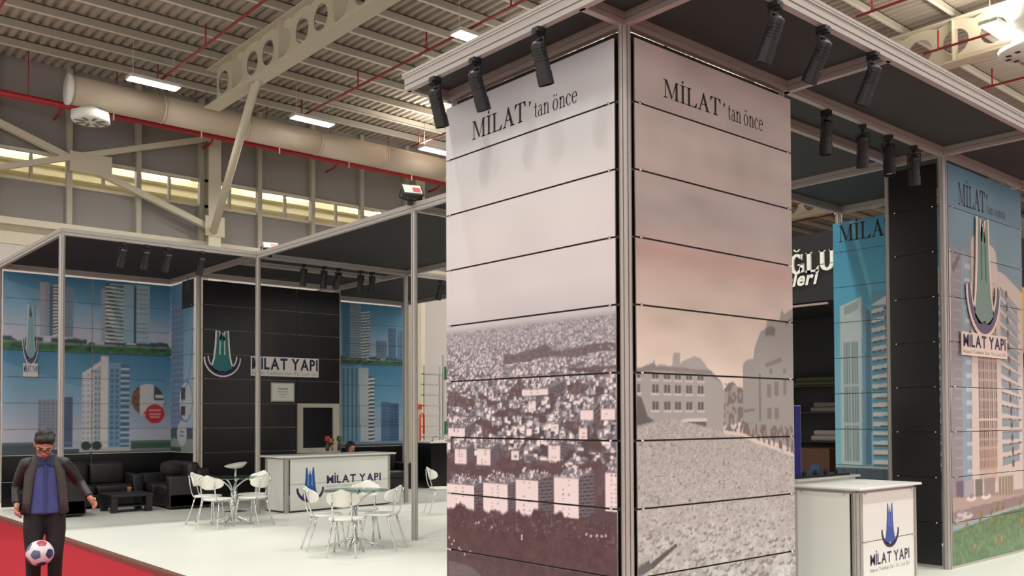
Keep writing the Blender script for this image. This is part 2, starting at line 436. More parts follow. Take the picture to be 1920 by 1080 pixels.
# ------------------------------------------------------------------ frame system
BH0, BH1 = 4.545, 4.655     # under and upper side of every beam
def beam(parent, p, q, name='beam', z0=BH0, z1=BH1, w=0.055, m=None):
    """extruded aluminium beam from p to q (x,y), with the groove along its sides"""
    p = Vector((p[0], p[1], 0)); q = Vector((q[0], q[1], 0)); d = (q-p).normalized(); n = Vector((-d.y, d.x, 0))
    h = z1-z0
    prof = [(-w/2, 0), (w/2, 0), (w/2, h*.34), (w*.28, h*.36), (w*.28, h*.44), (w/2, h*.46), (w/2, h), (-w/2, h), (-w/2, h*.46), (-w*.28, h*.44), (-w*.28, h*.36), (-w/2, h*.34)]
    mb = MB(); rings = [[tuple(e+n*a+Vector((0, 0, z0+b))) for a, b in prof] for e in (p, q)]
    mb.rings(rings, True, True, False)
    return mb.build(name, m or ALU, parent)
POSTPROF = []
for _k in range(8):
    _a = 2*math.pi*_k/8+math.pi/8
    for _da, _r in ((-.30, 1.0), (-.10, 1.0), (-.09, .72), (.09, .72), (.10, 1.0), (.30, 1.0)):
        POSTPROF.append((_r*math.cos(_a+_da), _r*math.sin(_a+_da)))
def post(parent, x, y, z0=0.0, z1=BH0, r=0.046, name='post', foot=True):
    mb = MB(); mb.rings([[(x+r*a, y+r*b, z) for a, b in POSTPROF] for z in (z0, z1)], True, True, False)
    o = mb.build(name, ALU, parent)
    return o
_clip = MB(); _clip.lathe([(0.011, 0), (0.011, 0.010), (0.005, 0.012), (0.005, 0.02)], 8)
CLIP_ME = _clip.mesh('clip'); CLIP_ME.materials.append(CHROME)
def clip(parent, pos, normal):
    """small chrome board clip standing out along normal"""
    off = Vector((0, 0, 0)); p = parent
    while p is not None: off = off+Vector(p.location); p = p.parent
    o = link('panel_clip', CLIP_ME, None, parent, Vector(pos)-off, Vector(normal).to_track_quat('Z', 'Y').to_euler())
    return o
# ================================================================== THE HALL
ROOF_Z = 11.35
CARPET = mat('red_aisle_carpet', rgb(160, 42, 51), 0.95, 0, 0.08, 60, 0.2, 0.1)
mb = MB(); mb.box((-12, -16, -0.36), (46, 22.6, -0.07)); tag(mb.one('floor', mat('grey_concrete', rgb(150, 146, 140), 0.7, 0, 0.06, 1.0), (0, 0, -0.07)), kind='structure')
# red carpet of the two aisles along the stand
mb = MB(); mb.box((-4.6, -16, -0.07), (-1.275, 22.4, -0.06)); tag(mb.one('floor_carpet', CARPET, (0, 0, -0.06)), kind='structure')
mb = MB(); mb.box((-1.275, -4.6, -0.07), (46, -1.42, -0.06)); tag(mb.one('floor_carpet', CARPET, (0, -3, -0.06)), kind='structure')
mb = MB(); mb.box((9.9, -1.42, -0.07), (46, 2.1, -0.06)); tag(mb.one('floor_carpet', CARPET, (12, 0, -0.06)), kind='structure')
# added wall behind the camera, unseen; its open band lights the right-hand faces
wf = empty('wall_front_added', (0, -16, -0.06), kind='structure')
WFM = mat('grey_wall_plain', rgb(150, 142, 136), 0.7)
mb = MB(); mb.box((-12, -16.2, -0.06), (46, -16, 3.0)); mb.build('lower_wall', WFM, wf)
mb = MB(); mb.box((-12, -16.2, 9.2), (46, -16, 11.6)); mb.build('upper_wall', WFM, wf)
for i in range(24):
    x = -12+i*2.5; mb = MB(); mb.box((x, -16.15, 3.0), (x+0.09, -16.05, 9.2)); mb.build('mullion', WFM, wf)
# white platform of the stand and its neighbours, with an edging strip along the aisle
FLOORW = mat('white_platform_floor', rgb(226, 229, 221), 0.38, 0, 0.035, 0.7)
mb = MB(); mb.box((-1.20, -1.35, -0.06), (9.6, 16.4, 0.0)); plat = tag(mb.one('floor_platform', FLOORW, (0, 0, 0)), kind='structure')
TRIMM = mat('platform_edge_strip', rgb(150, 112, 104), 0.4, 0.5)
tr = empty('trim_1', (-1.24, -1.35, -0.06), kind='structure')
y = -1.35
while y < 16.3:
    y2 = min(y+1.2, 16.4)
    mb = MB(); mb.box((-1.275, y+0.004, -0.06), (-1.2, y2-0.004, -0.005)); mb.box((-1.262, y+0.004, -0.005), (-1.232, y2-0.004, 0.006)); mb.box((-1.222, y+0.004, -0.005), (-1.2, y2-0.004, 0.006))
    mb.build('edge_strip', TRIMM, tr); y = y2
tr = empty('trim_2', (0, -1.4, -0.06), kind='structure')
x = -1.2
while x < 9.6:
    mb = MB(); mb.box((x+0.004, -1.42, -0.06), (min(x+1.2, 9.6)-0.004, -1.35, 0.005)); mb.build('edge_strip', TRIMM, tr); x += 1.2

# ---- roof: corrugated deck on purlins, cellular beams, braces
DECK = mat('corrugated_roof_deck', rgb(176, 166, 152), 0.5, 0.0, 0.05, 0.5)
mb = MB(); vs = []; fs = []
xs = []; x = -12.0
while x < 46:
    xs += [(x, 0), (x+0.10, 0), (x+0.13, 0.07), (x+0.21, 0.07)]; x += 0.24
for xx, zz in xs: vs += [(xx, -16, ROOF_Z+zz), (xx, 22.6, ROOF_Z+zz)]
fs = [(2*i, 2*i+1, 2*i+3, 2*i+2) for i in range(len(xs)-1)]
mb.add(vs, fs); mb.box((-12, -16, ROOF_Z+0.16), (46, 22.6, ROOF_Z+0.3))
roof = tag(mb.one('ceiling', DECK, (0, 0, ROOF_Z)), kind='structure')
PURL = mat('purlin_galvanised', rgb(188, 180, 164), 0.5, 0.1)
PFL = mat('purlin_flange_light', rgb(226, 220, 208), 0.5)
k = 0; y = -7.6
while y < 22.4:
    mb = MB(); mb.box((-12, y-0.012, ROOF_Z-0.22), (45, y+0.012, ROOF_Z)); mb.box((-12, y-0.012, ROOF_Z-0.02), (45, y+0.07, ROOF_Z))
    pu = mb.build('purlin', PURL, roof)
    mb = MB(); mb.box((-12, y-0.075, ROOF_Z-0.235), (45, y+0.0, ROOF_Z-0.22)); mb.build('purlin_flange', PFL, pu)
    y += 1.25
def cellular_beam(x0):
    """I-beam along Y whose web is a row of round holes"""
    z0, z1 = 10.0, 10.98; y0, y1 = -16.0, 19.2; cz = (z0+z1)/2; r = 0.30
    root = empty('cellular_roof_beam', (x0, 0, z0), kind='structure')
    mb = MB(); mb.box((x0-0.21, y0, z0-0.04), (x0+0.21, y1, z0)); mb.build('bottom_flange', CREAM, root)
    mb = MB(); mb.box((x0-0.16, y0, z1), (x0+0.16, y1, z1+0.03)); mb.build('top_flange', CREAM, root)
    mb = MB(); n = 16; y = y0
    while y < y1-0.4:
        w = 0.85; cy = y+w/2; vs = []; fs = []
        sq = []
        for i in range(n):
            a = 2*math.pi*i/n; c, s = math.cos(a), math.sin(a); t = min((w/2)/max(abs(c), 1e-6), ((z1-z0)/2)/max(abs(s), 1e-6))
            sq.append((cy+c*t, cz+s*t))
        for sx in (-0.01, 0.01):
            vs = [(x0+sx, a, b) for a, b in sq]+[(x0+sx, cy+r*math.cos(2*math.pi*i/n), cz+r*math.sin(2*math.pi*i/n)) for i in range(n)]
            mb.add(vs, [(i, (i+1) % n, n+(i+1) % n, n+i) for i in range(n)])
        y += w
    mb.build('web', CREAM, root)
    y = y0+3.0
    mb = MB()
    while y < y1:
        mb.box((x0-0.15, y-0.01, z0), (x0+0.15, y+0.01, z1)); y += 2.55*1.0
    mb.build('stiffener', CREAM, root)
    return root
for x0 in (4.95, 16.95, 28.95, 40.95): cellular_beam(x0)

# ---- back wall of the hall: grey cladding boards, mullions, girt, clerestory band, columns, bracing
YW = 22.5
GREYW = mat('grey_wall_cladding', rgb(142, 136, 132), 0.6, 0, 0.04, 1.0)
LOWW = mat('pale_plaster_wall', rgb(196, 190, 186), 0.7, 0, 0.03, 1.0)
wb = empty('wall_back', (0, YW, 0), kind='structure')
mb = MB(); mb.box((-12, YW, -0.06), (46, YW+0.2, 6.35)); mb.build('plaster_base', LOWW, wb)
mull = [2.27+1.86*i for i in range(-15, 24)]
edges = [-12.0]+[m_ for m_ in mull if -12 < m_ < 46]+[46.0]
for a, b in zip(edges[:-1], edges[1:]):
    mb = MB(); mb.box((a+0.01, YW+0.02, 6.35), (b-0.01, YW+0.16, 8.14)); mb.build('wall_board', GREYW, wb)
    mb = MB(); mb.box((a+0.01, YW+0.02, 8.90), (b-0.01, YW+0.16, ROOF_Z+0.1)); mb.build('wall_board', GREYW, wb)
MULL = mat('painted_mullion', rgb(176, 168, 152), 0.5)
for m_ in mull:
    if -11 < m_ < 46:
        mb = MB(); mb.box((m_-0.07, YW-0.16, 6.9), (m_+0.07, YW+0.02, ROOF_Z)); mb.build('mullion', MULL, wb)
mb = MB(); mb.box((-12, YW-0.22, 6.84), (46, YW+0.02, 7.02)); mb.box((-12, YW-0.02, 6.35), (46, YW+0.02, 6.84)); mb.build('girt', CREAM, wb)
mb = MB(); mb.box((-12, YW-0.05, 8.08), (46, YW+0.1, 8.16)); mb.build('sill', CREAM, wb)
mb = MB(); mb.box((-12, YW-0.05, 8.86), (46, YW+0.1, 8.94)); mb.build('head', CREAM, wb)
for xc in (6.24, 13.75, 21.3, -1.3):
    mb = MB(); mb.box((xc-0.19, YW-0.50, -0.06), (xc+0.19, YW-0.47, ROOF_Z-0.3)); mb.box((xc-0.19, YW-0.05, -0.06), (xc+0.19, YW-0.02, ROOF_Z-0.3)); mb.box((xc-0.012, YW-0.48, -0.06), (xc+0.012, YW-0.04, ROOF_Z-0.3))
    if xc < 13 and xc > 0: mb.box((xc-0.30, YW-0.52, 7.15), (xc+0.30, YW-0.50, 7.75))
    tag(mb.one('steel_column', CREAM, (xc, YW-0.25, -0.06)), kind='structure')
# clerestory panes
PANE = glass('clerestory_glass', (0.95, 0.95, 0.92, 1), 0.05, 0.93)
n = 0
for a, b in zip(mull[:-1], mull[1:]):
    if a < -12 or b > 46: continue
    n += 1
    w_ = empty('window_%d' % n, (a, YW, 8.16), kind='structure')
    c = (a+b)/2
    for p, q in ((a+0.06, c-0.03), (c+0.03, b-0.06)):
        mb = MB(); mb.box((p, YW+0.05, 8.16), (q, YW+0.06, 8.86)); mb.build('pane', PANE, w_)
    mb = MB(); mb.box((c-0.035, YW-0.03, 8.14), (c+0.035, YW+0.08, 8.90)); mb.build('glazing_bar', MULL, w_)
# cross bracing in front of the wall
br = empty('wall_bracing', (0.6, YW-0.3, 7.5), kind='structure')
def bar(p, q, w, parent, name, m):
    mb = MB(); p = Vector(p); q = Vector(q); d = (q-p).normalized(); n_ = Vector((0, 1, 0)); s_ = d.cross(n_).normalized()
    rg = [[tuple(e+s_*a*w/2+n_*b*w/2) for a, b in ((-1, -1), (1, -1), (1, 1), (-1, 1))] for e in (p, q)]
    mb.rings(rg, True, True, False); fixed = mb.build(name, m, parent); return fixed
bar((-1.3, YW-0.32, 10.05), (6.1, YW-0.32, 7.45), 0.17, br, 'brace', CREAM)
bar((-1.3, YW-0.36, 7.65), (6.1, YW-0.36, 10.1), 0.15, br, 'brace', CREAM)
mb = MB(); mb.box((2.2, YW-0.42, 8.45), (3.3, YW-0.40, 9.0)); mb.build('gusset', CREAM, br)
kb = MB(); kb.tube([(4.97, 16.6, 9.93), (6.2, YW-0.5, 7.3)], 0.11, 10); kb.tube([(4.96, 16.4, 9.97), (5.03, 16.9, 9.8)], 0.07, 8)
tag(kb.one('knee_brace', CREAM, (6.2, YW-0.5, 7.3)), kind='structure')
# wall on the far right side of the hall
mb = MB(); mb.box((46, -16, -0.06), (46.2, 22.6, ROOF_Z+0.3)); tag(mb.one('wall_right', GREYW, (46, 0, -0.06)), kind='structure')

# added glazed wall, unseen at the left, lets daylight onto the city print
wl = empty('wall_left_added', (-12, 0, -0.06), kind='structure')
mb = MB(); mb.box((-12.1, -16, -0.06), (-11.9, 22.5, 0.9)); mb.build('plinth_wall', LOWW, wl)
for i in range(17):
    y = -16+i*2.4; mb = MB(); mb.box((-12.06, y, 0.9), (-11.94, y+0.08, ROOF_Z)); mb.build('mullion', MULL, wl)
    if i < 16: mb = MB(); mb.box((-12.005, y+0.08, 0.9), (-11.995, y+2.4, ROOF_Z)); mb.build('pane', PANE, wl)
# ---- the next hall, seen through the clerestory
mb = MB(); mb.box((-14, 22.8, 11.6), (48, 48, 11.8))
for i in range(14): mb.box((-14, 23.6+i*1.8, 11.25), (48, 23.7+i*1.8, 11.6))
tag(mb.one('ceiling_next_hall', mat('cream_roof', rgb(232, 224, 200), 0.6), (0, 30, 11.6)), kind='structure')
mb = MB(); mb.box((-14, 47.8, 0), (48, 48, 11.8)); mb.box((-14.2, 22.8, 0), (-14, 48, 11.8)); mb.box((48, 22.8, 0), (48.2, 48, 11.8)); mb.box((-14, 22.7, -0.06), (48, 22.8, 8.1));  tag(mb.one('wall_next_hall', mat('cream_wall', rgb(230, 222, 200), 0.7), (0, 48, 0)), kind='structure')
mb = MB(); mb.box((-14, 22.8, -0.2), (48, 48, -0.06)); tag(mb.one('floor_next_hall', mat('pale_concrete', rgb(214, 206, 180), 0.7), (0, 35, -0.06)), kind='structure')
LAMP2 = emis('next_hall_tubes', (1.0, 0.95, 0.8, 1), LAMP2_W)
for x, lab in ((1.6, 'glowing light in the next hall, behind the leftmost clerestory window'), (6.85, 'glowing light in the next hall, seen left of the steel column'), (12.1, 'glowing light in the next hall, seen right of the knee brace'), (17.3, 'glowing light in the next hall, near the floodlight on the booth post')):
    mb = MB(); mb.box((x, 30.2, 10.9), (x+1.9, 30.55, 11.0)); mb.box((x+0.9, 30.35, 11.0), (x+0.94, 30.39, 11.6))
    mb.one('ceiling_light', LAMP2, (x+0.95, 30.37, 10.9), lab, 'light', 'lights in the next hall')

# ---- services under the roof
DUCTM = mat('cream_painted_duct', rgb(206, 190, 168), 0.5, 0, 0.04, 2)
du = empty('air_duct', (1.55, 19.75, 9.87), label='long round cream ventilation duct running under the roof along the wall', cat='duct')
x = 1.55; first = True
while x < 40:
    x2 = x+2.3
    mb = MB(); mb.tube([(x, 19.75, 9.87), (x2-0.02, 19.75, 9.87)], 0.36, 24)
    mb.tube([(x2-0.05, 19.75, 9.87), (x2, 19.75, 9.87)], 0.372, 24)
    mb.build('duct_section', DUCTM, du); x = x2
mb = MB(); mb.tube([(1.49, 19.75, 9.87), (1.56, 19.75, 9.87)], 0.385, 24); mb.build('end_cap', WPLASTIC, du)
for i in range(12): mb = MB(); mb.tube([(2.6+i*2.3, 19.75, 9.55), (2.6+i*2.3, 19.75, 9.32)], 0.02, 6); mb.build('drain_stub', DUCTM, du)
df = empty('air_diffuser', (2.05, 19.75, 9.15), label='white eight-sided air diffuser under the left end of the round duct', cat='diffuser')
mb = MB(); mb.lathe([(0.20, 0.36), (0.20, 0.30), (0.46, 0.24), (0.48, 0.04), (0.42, 0.0), (0.1, 0.02)], 8, (2.05, 19.75, 9.15)); mb.build('hood', WPLASTIC, df)
for i in range(8):
    a = i*math.pi/4
    mb = MB(); c = Vector((2.05, 19.75, 9.145)); d = Vector((math.cos(a), math.sin(a), 0)); e = Vector((-d.y, d.x, 0))
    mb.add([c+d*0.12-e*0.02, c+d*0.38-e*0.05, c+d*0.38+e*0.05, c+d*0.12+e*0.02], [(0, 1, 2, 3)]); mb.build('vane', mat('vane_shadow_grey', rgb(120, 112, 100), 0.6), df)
mb = MB(); mb.tube([(-11.8, 21.4, 9.97), (45, 21.4, 9.97)], 0.085, 12)
for i in range(24): mb.tube([(-10+i*2.2, 21.4, 9.97), (-10+i*2.2, 21.4, 10.3), (-10+i*2.2, 21.4, 11.3)], 0.012, 5)
for i in range(12):
    x = -6.5+i*4.15
    mb.tube([(x, 21.4, 9.97), (x+0.05, 21.75, 9.85), (x+0.05, 22.3, 9.83)], 0.035, 6)
mb.one('sprinkler_main_pipe', mat('red_main_pipe', rgb(170, 32, 46), 0.45), (0, 21.4, 9.97), 'thick red sprinkler main running along the hall wall below the duct', 'pipe')
def sprinkler(x0, y0, y1, label, z=10.2):
    root = empty('sprinkler_branch', (x0, y1, z), label=label, cat='pipe', group='red sprinkler branches')
    mb = MB(); mb.tube([(x0, y0, z), (x0, y1, z)], 0.03, 8); mb.build('pipe', REDP, root)
    y = y1-0.35
    while y > y0:
        mb = MB(); mb.tube([(x0, y, z), (x0, y, z+0.45)], 0.022, 6); mb.build('riser', REDP, root); y -= 3.0
    return root
for x0, y1, lab in ((-0.67, 19.1, 'red sprinkler branch at the far left corner of the roof'), (3.35, 19.1, 'red sprinkler branch left of the big cellular roof beam'), (7.37, 19.1, 'long red sprinkler branch crossing the roof right of the big cellular beam'),
                    (11.39, 19.1, 'red sprinkler branch meeting the top left corner of the grey tower'),
                    (13.27, 5.32, 'red sprinkler branch nearest the front canopy edge, at top right'), (16.36, 5.32, 'red sprinkler branch beside the right-hand cellular beam'), (19.79, 5.48, 'red sprinkler branch at the right edge under the white roof'),
                    (27.6, 19.1, 'far red sprinkler branch behind the light blue panel'), (30.5, 19.1, 'farthest red sprinkler branch above the black shop sign')):
    sprinkler(x0, -12, y1, lab)
LAMPM = emis('fluorescent_diffuser', (1.0, 0.99, 0.96, 1), 9.0)
LAMPB = mat('lamp_housing', rgb(210, 206, 198), 0.5)
def ceiling_lamp(x, y, label, z=10.0):
    root = empty('ceiling_light', (x, y, z), label=label, cat='light', group='fluorescent roof lights')
    mb = MB(); mb.box((x-0.62, y-0.19, z+0.012), (x+0.62, y+0.19, z+0.09)); mb.build('housing', LAMPB, root)
    mb = MB(); mb.box((x-0.60, y-0.165, z-0.004), (x+0.60, y+0.165, z+0.012)); mb.build('diffuser', LAMPM, root)
    mb = MB()
    for s in (-0.5, 0.5): mb.tube([(x+s, y, z+0.09), (x+s, y, ROOF_Z-0.3)], 0.008, 5)
    mb.build('hanger', LAMPB, root)
    l = bpy.data.lights.new('lamp_light', 'AREA'); l.shape = 'RECTANGLE'; l.size = 1.2; l.size_y = 0.33; l.energy = LAMP_W; l.color = (1.0, 0.965, 0.90); l.spread = math.radians(135)
    lo = bpy.data.objects.new('lamp_light', l); COL.objects.link(lo); lo.parent = root; lo.location = (0, 0, -0.012)
    if x < 9: return root
    l2 = bpy.data.lights.new('added_uplight', 'AREA'); l2.shape = 'RECTANGLE'; l2.size = 1.2; l2.size_y = 0.3; l2.energy = LAMP_W*0.6; l2.color = (1.0, 0.95, 0.86)  # added upward light without a visible source, brightens the roof on the right
    lo = bpy.data.objects.new('added_uplight', l2); COL.objects.link(lo); lo.parent = root; lo.location = (0, 0, 0.10); lo.rotation_euler = (math.pi, 0, 0)
LL = {(3.13, 18.4): 'glowing roof light beside the duct, leftmost of the row above the left stand', (7.55, 18.45): 'glowing roof light below the end of the red branch right of the roof beam',
      (11.95, 18.55): 'glowing roof light half hidden by the left edge of the grey tower', (7.6, 11.15): 'large glowing roof light above the corner of the front canopy', (15.9, 3.45): 'brightest roof light at the top right corner'}
for x in (-5.75, -1.3, 3.13, 7.55, 11.95, 15.9, 20.6, 25.0):
    for y in (-10.5, -3.2, 3.45, 11.15, 18.45):
        key = min(LL, key=lambda k_: abs(k_[0]-x)+abs(k_[1]-y))
        if abs(key[0]-x)+abs(key[1]-y) < 0.2: ceiling_lamp(key[0], key[1], LL[key])
        else: ceiling_lamp(x, y, 'glowing white roof light out of the camera\'s view' if not (x > 20 and y > -1) else 'distant glowing roof light at the far right of the hall')
# round lamp hood hanging at the top right
gl = empty('bell_duct_outlet', (15.95, 2.75, 9.5), label='round white air outlet with a grille hanging beside the brightest roof light', cat='vent')
mb = MB(); mb.tube([(15.95, -12, 10.72), (15.95, 3.2, 10.72)], 0.36, 20); mb.tube([(15.95, 3.0, 9.85), (15.95, 3.0, 10.5)], 0.2, 14); mb.build('duct', WPLASTIC, gl)
mb = MB(); mb.lathe([(0.2, 0.5), (0.22, 0.22), (0.48, 0.1), (0.48, 0.0), (0.4, -0.05)], 16, (15.95, 3.0, 9.4)); mb.build('outlet', WPLASTIC, gl)
mb = MB()
for i in range(8):
    a = i*math.pi/4; mb.box((15.95+0.3*math.cos(a)-0.05, 3.0+0.3*math.sin(a)-0.05, 9.34), (15.95+0.3*math.cos(a)+0.05, 3.0+0.3*math.sin(a)+0.05, 9.345))
mb.build('grille', BLACKP, gl)
# ================================================================== FRONT TOWER WITH ITS TWO PRINTS
def clip_pair(parent, fn, h0, h1, z, normal):
    for h in (h0, h1): clip(parent, fn(h, z, 0.012), normal)
def rail(parent, fn, h0, h1, z, hh=0.02):
    mb = MB(); mb.prism(R4(h0, z-hh/2, h1, z+hh/2), fn, -0.022, -0.004); return mb.build('joint_rail', RAILM, parent)
# --- left print: an old city under a pale sky
cv = Canvas(0.05, 2.16, 0.0, 4.5, 0.008)
cv.vgrad([(0, (82, 58, 62)), (2.40, (150, 148, 156)), (2.47, (204, 202, 206)), (2.75, (222, 218, 221)), (3.3, (222, 220, 221)), (3.9, (213, 215, 217)), (4.5, (198, 202, 208))])
n1 = cv.noise(0.5, 0.35, 3)
cv.a *= (0.975+0.05*n1)[..., None]
city = cv.Z < 2.43
def haze(z): return min(1.0, max(0.0, (z-1.75)/0.68))
def mixc(a, b, t): return tuple(p*(1-t)+q*t for p, q in zip(a, b))
rng = np.random.default_rng(5)
# ground between the roofs: dark foliage getting paler and bluer towards the horizon
t = (np.clip((cv.Z-1.5)/0.93, 0, 1)**1.2)[..., None]
nz = cv.noise(0.05, 0.03, 1)[..., None]*0.5+cv.noise(0.018, 0.014, 2)[..., None]*0.5
gr = np.array((80, 64, 70))/255*(1-t)+np.array((152, 156, 166))/255*t
gr = gr*(0.72+0.56*nz)
cv.a = np.where(city[..., None], gr, cv.a)
z = 2.42
while z > 1.02:
    s = 0.010+(2.43-z)*0.052
    for _ in range(int(2.1/(s*1.15))):
        h = rng.uniform(0.05, 2.16); zz = z+rng.uniform(-s, s)*0.7; w = s*rng.uniform(0.5, 1.5); hh = s*rng.uniform(0.5, 1.2)
        tone = rng.random(); hz = haze(zz)*0.55
        wall = mixc(((246, 236, 238), (240, 230, 233), (178, 178, 188), (104, 96, 106))[0 if tone < 0.36 else 1 if tone < 0.55 else 2 if tone < 0.75 else 3], (176, 174, 180), hz)
        dark = mixc((78, 58, 64), (140, 138, 148), hz)
        cv.rect(h, zz-hh*0.15, h+w*0.35, zz+hh*0.8, mixc((128, 126, 138), (160, 158, 166), hz))
        cv.rect(h-w*0.8, zz, h, zz+hh*0.75, wall)
        cv.poly([(h-w*0.8, zz+hh*0.75), (h+w*0.35, zz+hh*0.75), (h-w*0.2, zz+hh*1.05)], mixc((150, 148, 158), (170, 168, 176), hz)) if s > 0.035 else cv.rect(h-w*0.8, zz+hh*0.75, h+w*0.3, zz+hh*0.9, mixc((160, 156, 166), (176, 174, 182), hz))
        if rng.random() < 0.75: cv.rect(h-w*1.2, zz-hh*0.35, h+w*0.2, zz-hh*0.05, dark, 0.8)
    z -= s*0.55
# dark wooded band on the right and the woods between the houses
nn = cv.noise(0.16, 0.05, 9)
cv.blend((np.abs(cv.Z-2.175-0.02*np.sin(cv.G*9)) < 0.035+0.06*(nn-0.5)) & (cv.G < 1.35) & (cv.noise(0.03, 0.02, 10)+cv.noise(0.3, 0.2, 13) > 0.72), (98, 82, 86), 0.8)
cv.blend((cv.noise(0.22, 0.09, 21) > 0.72) & (cv.Z < 2.05) & (cv.Z > 1.2), (90, 68, 72), 0.8)
cv.blend((cv.noise(0.10, 0.05, 22) > 0.78) & (cv.Z < 1.9) & (cv.Z > 1.2), (86, 64, 68), 0.9)
# woods at the foot
foot = 0.99+0.10*(cv.noise(0.09, 0.5, 31)-0.5)+0.05*(cv.noise(0.03, 0.5, 32)-0.5)
wood = np.clip((foot-0.085-cv.Z)/0.02, 0, 1)
tx = 0.8+0.4*(0.5*cv.noise(0.06, 0.05, 33)+0.5*cv.noise(0.02, 0.02, 34))
cv.blend((cv.Z < 1.30+0.06*cv.noise(0.1, 1, 35)), (90, 68, 73), 0.9)
def block(px, side=1):
    (h0, z0), (h1, z1) = px
    lo, hi = min(h0, h1), max(h0, h1); bo, to = min(z0, z1), max(z0, z1); w = hi-lo
    # shaded flank with balcony slabs, to the right of the bright gable (smaller Y)
    cv.poly([(lo, bo), (lo, to), (lo-w*0.62, to+0.06), (lo-w*0.62, bo+0.05)], (112, 106, 118))
    m = cv.pmask([(lo, bo), (lo, to), (lo-w*0.62, to+0.06), (lo-w*0.62, bo+0.05)])
    tt = ((cv.Z-bo+0.12*(cv.G-lo))/(to-bo)*11) % 1
    cv.blend(m & (tt < 0.42), (72, 54, 60))
    # roof speckled with plant
    rp = [(hi, to), (lo, to), (lo-w*0.62, to+0.06), (hi-w*0.5, to+0.075)]
    cv.poly(rp, (128, 126, 134)); m = cv.pmask([(hi, to+0.01), (lo, to+0.01), (lo-w*0.6, to+0.08), (hi-w*0.4, to+0.11)])
    cv.blend(m & (cv.noise(0.016, 0.014, 41) > 0.62), (232, 222, 226)); cv.blend(m & (cv.noise(0.014, 0.012, 42) > 0.72), (80, 62, 68))
    cv.rect(lo, bo, hi, to, (238, 224, 226))
    for i in range(8):
        for f in (0.38, 0.62):
            if rng.random() < 0.7: cv.rect(hi-w*f-0.008, to-(i+0.7)/8.5*(to-bo), hi-w*f+0.010, to-(i+0.45)/8.5*(to-bo), (118, 108, 116))
for b in (((2.019, 1.401), (1.850, 1.269)), ((1.708, 1.404), (1.521, 1.267)), ((1.250, 1.401), (1.157, 1.328)), ((0.805, 1.457), (0.672, 1.335)), ((0.465, 1.590), (0.375, 1.502)), ((1.036, 1.808), (0.947, 1.729)),
          ((0.447, 1.725), (0.312, 1.651)), ((0.229, 1.731), (0.084, 1.651)), ((2.113, 1.582), (1.880, 1.512)), ((0.773, 1.622), (0.682, 1.568)), ((1.120, 1.901), (0.802, 1.851))):
    block(b)
for b in (((2.155, 1.081), (1.748, 0.774)), ((1.622, 1.117), (1.301, 0.863)), ((1.198, 1.165), (0.928, 0.853)), ((0.739, 1.207), (0.470, 0.898)), ((0.189, 1.264), (0.017, 0.984))): block(b)
wc = np.array((86, 62, 66))/255*tx[..., None]
cv.a = cv.a*(1-wood[..., None])+wc*wood[..., None]
cv.blend((wood > 0.5) & (cv.noise(0.02, 0.016, 51) > 0.80) & (cv.Z > 0.72), (120, 110, 120), 0.8)
for h, z in ((1.72, .76), (1.68, .765), (1.5, .74), (1.12, .70), (1.12, .68), (.38, .78), (.33, .775), (.27, .78), (.22, .78), (.18, .785), (2.1, .60), (2.03, .57), (2.06, .54), (1.93, .50), (1.88, .47), (1.96, .52), (1.8, .5)):
    cv.rect(h, z, h+0.016, z+0.016, (226, 212, 214)); 
cv.poly([(2.117, 0.400), (1.795, 0.381), (1.648, 0.316), (2.118, 0.257)], (120, 112, 120), 0.6)
CV_CITY = cv
# --- right print: a demolition site
cv = Canvas(0.05, 2.16, 0.0, 4.5, 0.008)
cv.vgrad([(0, (176, 168, 164)), (1.9, (214, 202, 190)), (2.35, (212, 198, 184)), (2.62, (206, 192, 180)), (2.80, (198, 178, 168)), (2.93, (190, 164, 156)), (3.05, (184, 170, 163)), (3.25, (174, 165, 161)), (3.5, (182, 170, 163)), (3.9, (190, 179, 171)), (4.5, (204, 195, 190))])
w = 0.5*cv.noise(0.7, 0.3, 3)+0.5*cv.noise(0.35, 0.12, 4)
cv.a *= (0.93+0.13*w)[..., None]
g = np.exp(-((cv.Z-2.90-0.03*(1.1-cv.G))/0.10)**2); cv.a = cv.a*(1-0.20*g[..., None])+np.array((190, 140, 130))/255*0.20*g[..., None]
WALLB = (158, 156, 152); DK = (92, 88, 88)
cv.poly([(1.442, 1.901), (1.415, 1.636), (1.088, 1.595), (1.106, 1.874), (1.222, 1.941)], (150, 144, 138))
cv.blend(cv.pmask([(1.057, 1.929), (1.251, 1.959), (1.419, 1.879), (1.414, 1.539), (1.052, 1.574)]) & (cv.noise(0.025, 0.03, 7) > 0.5), (112, 106, 102))
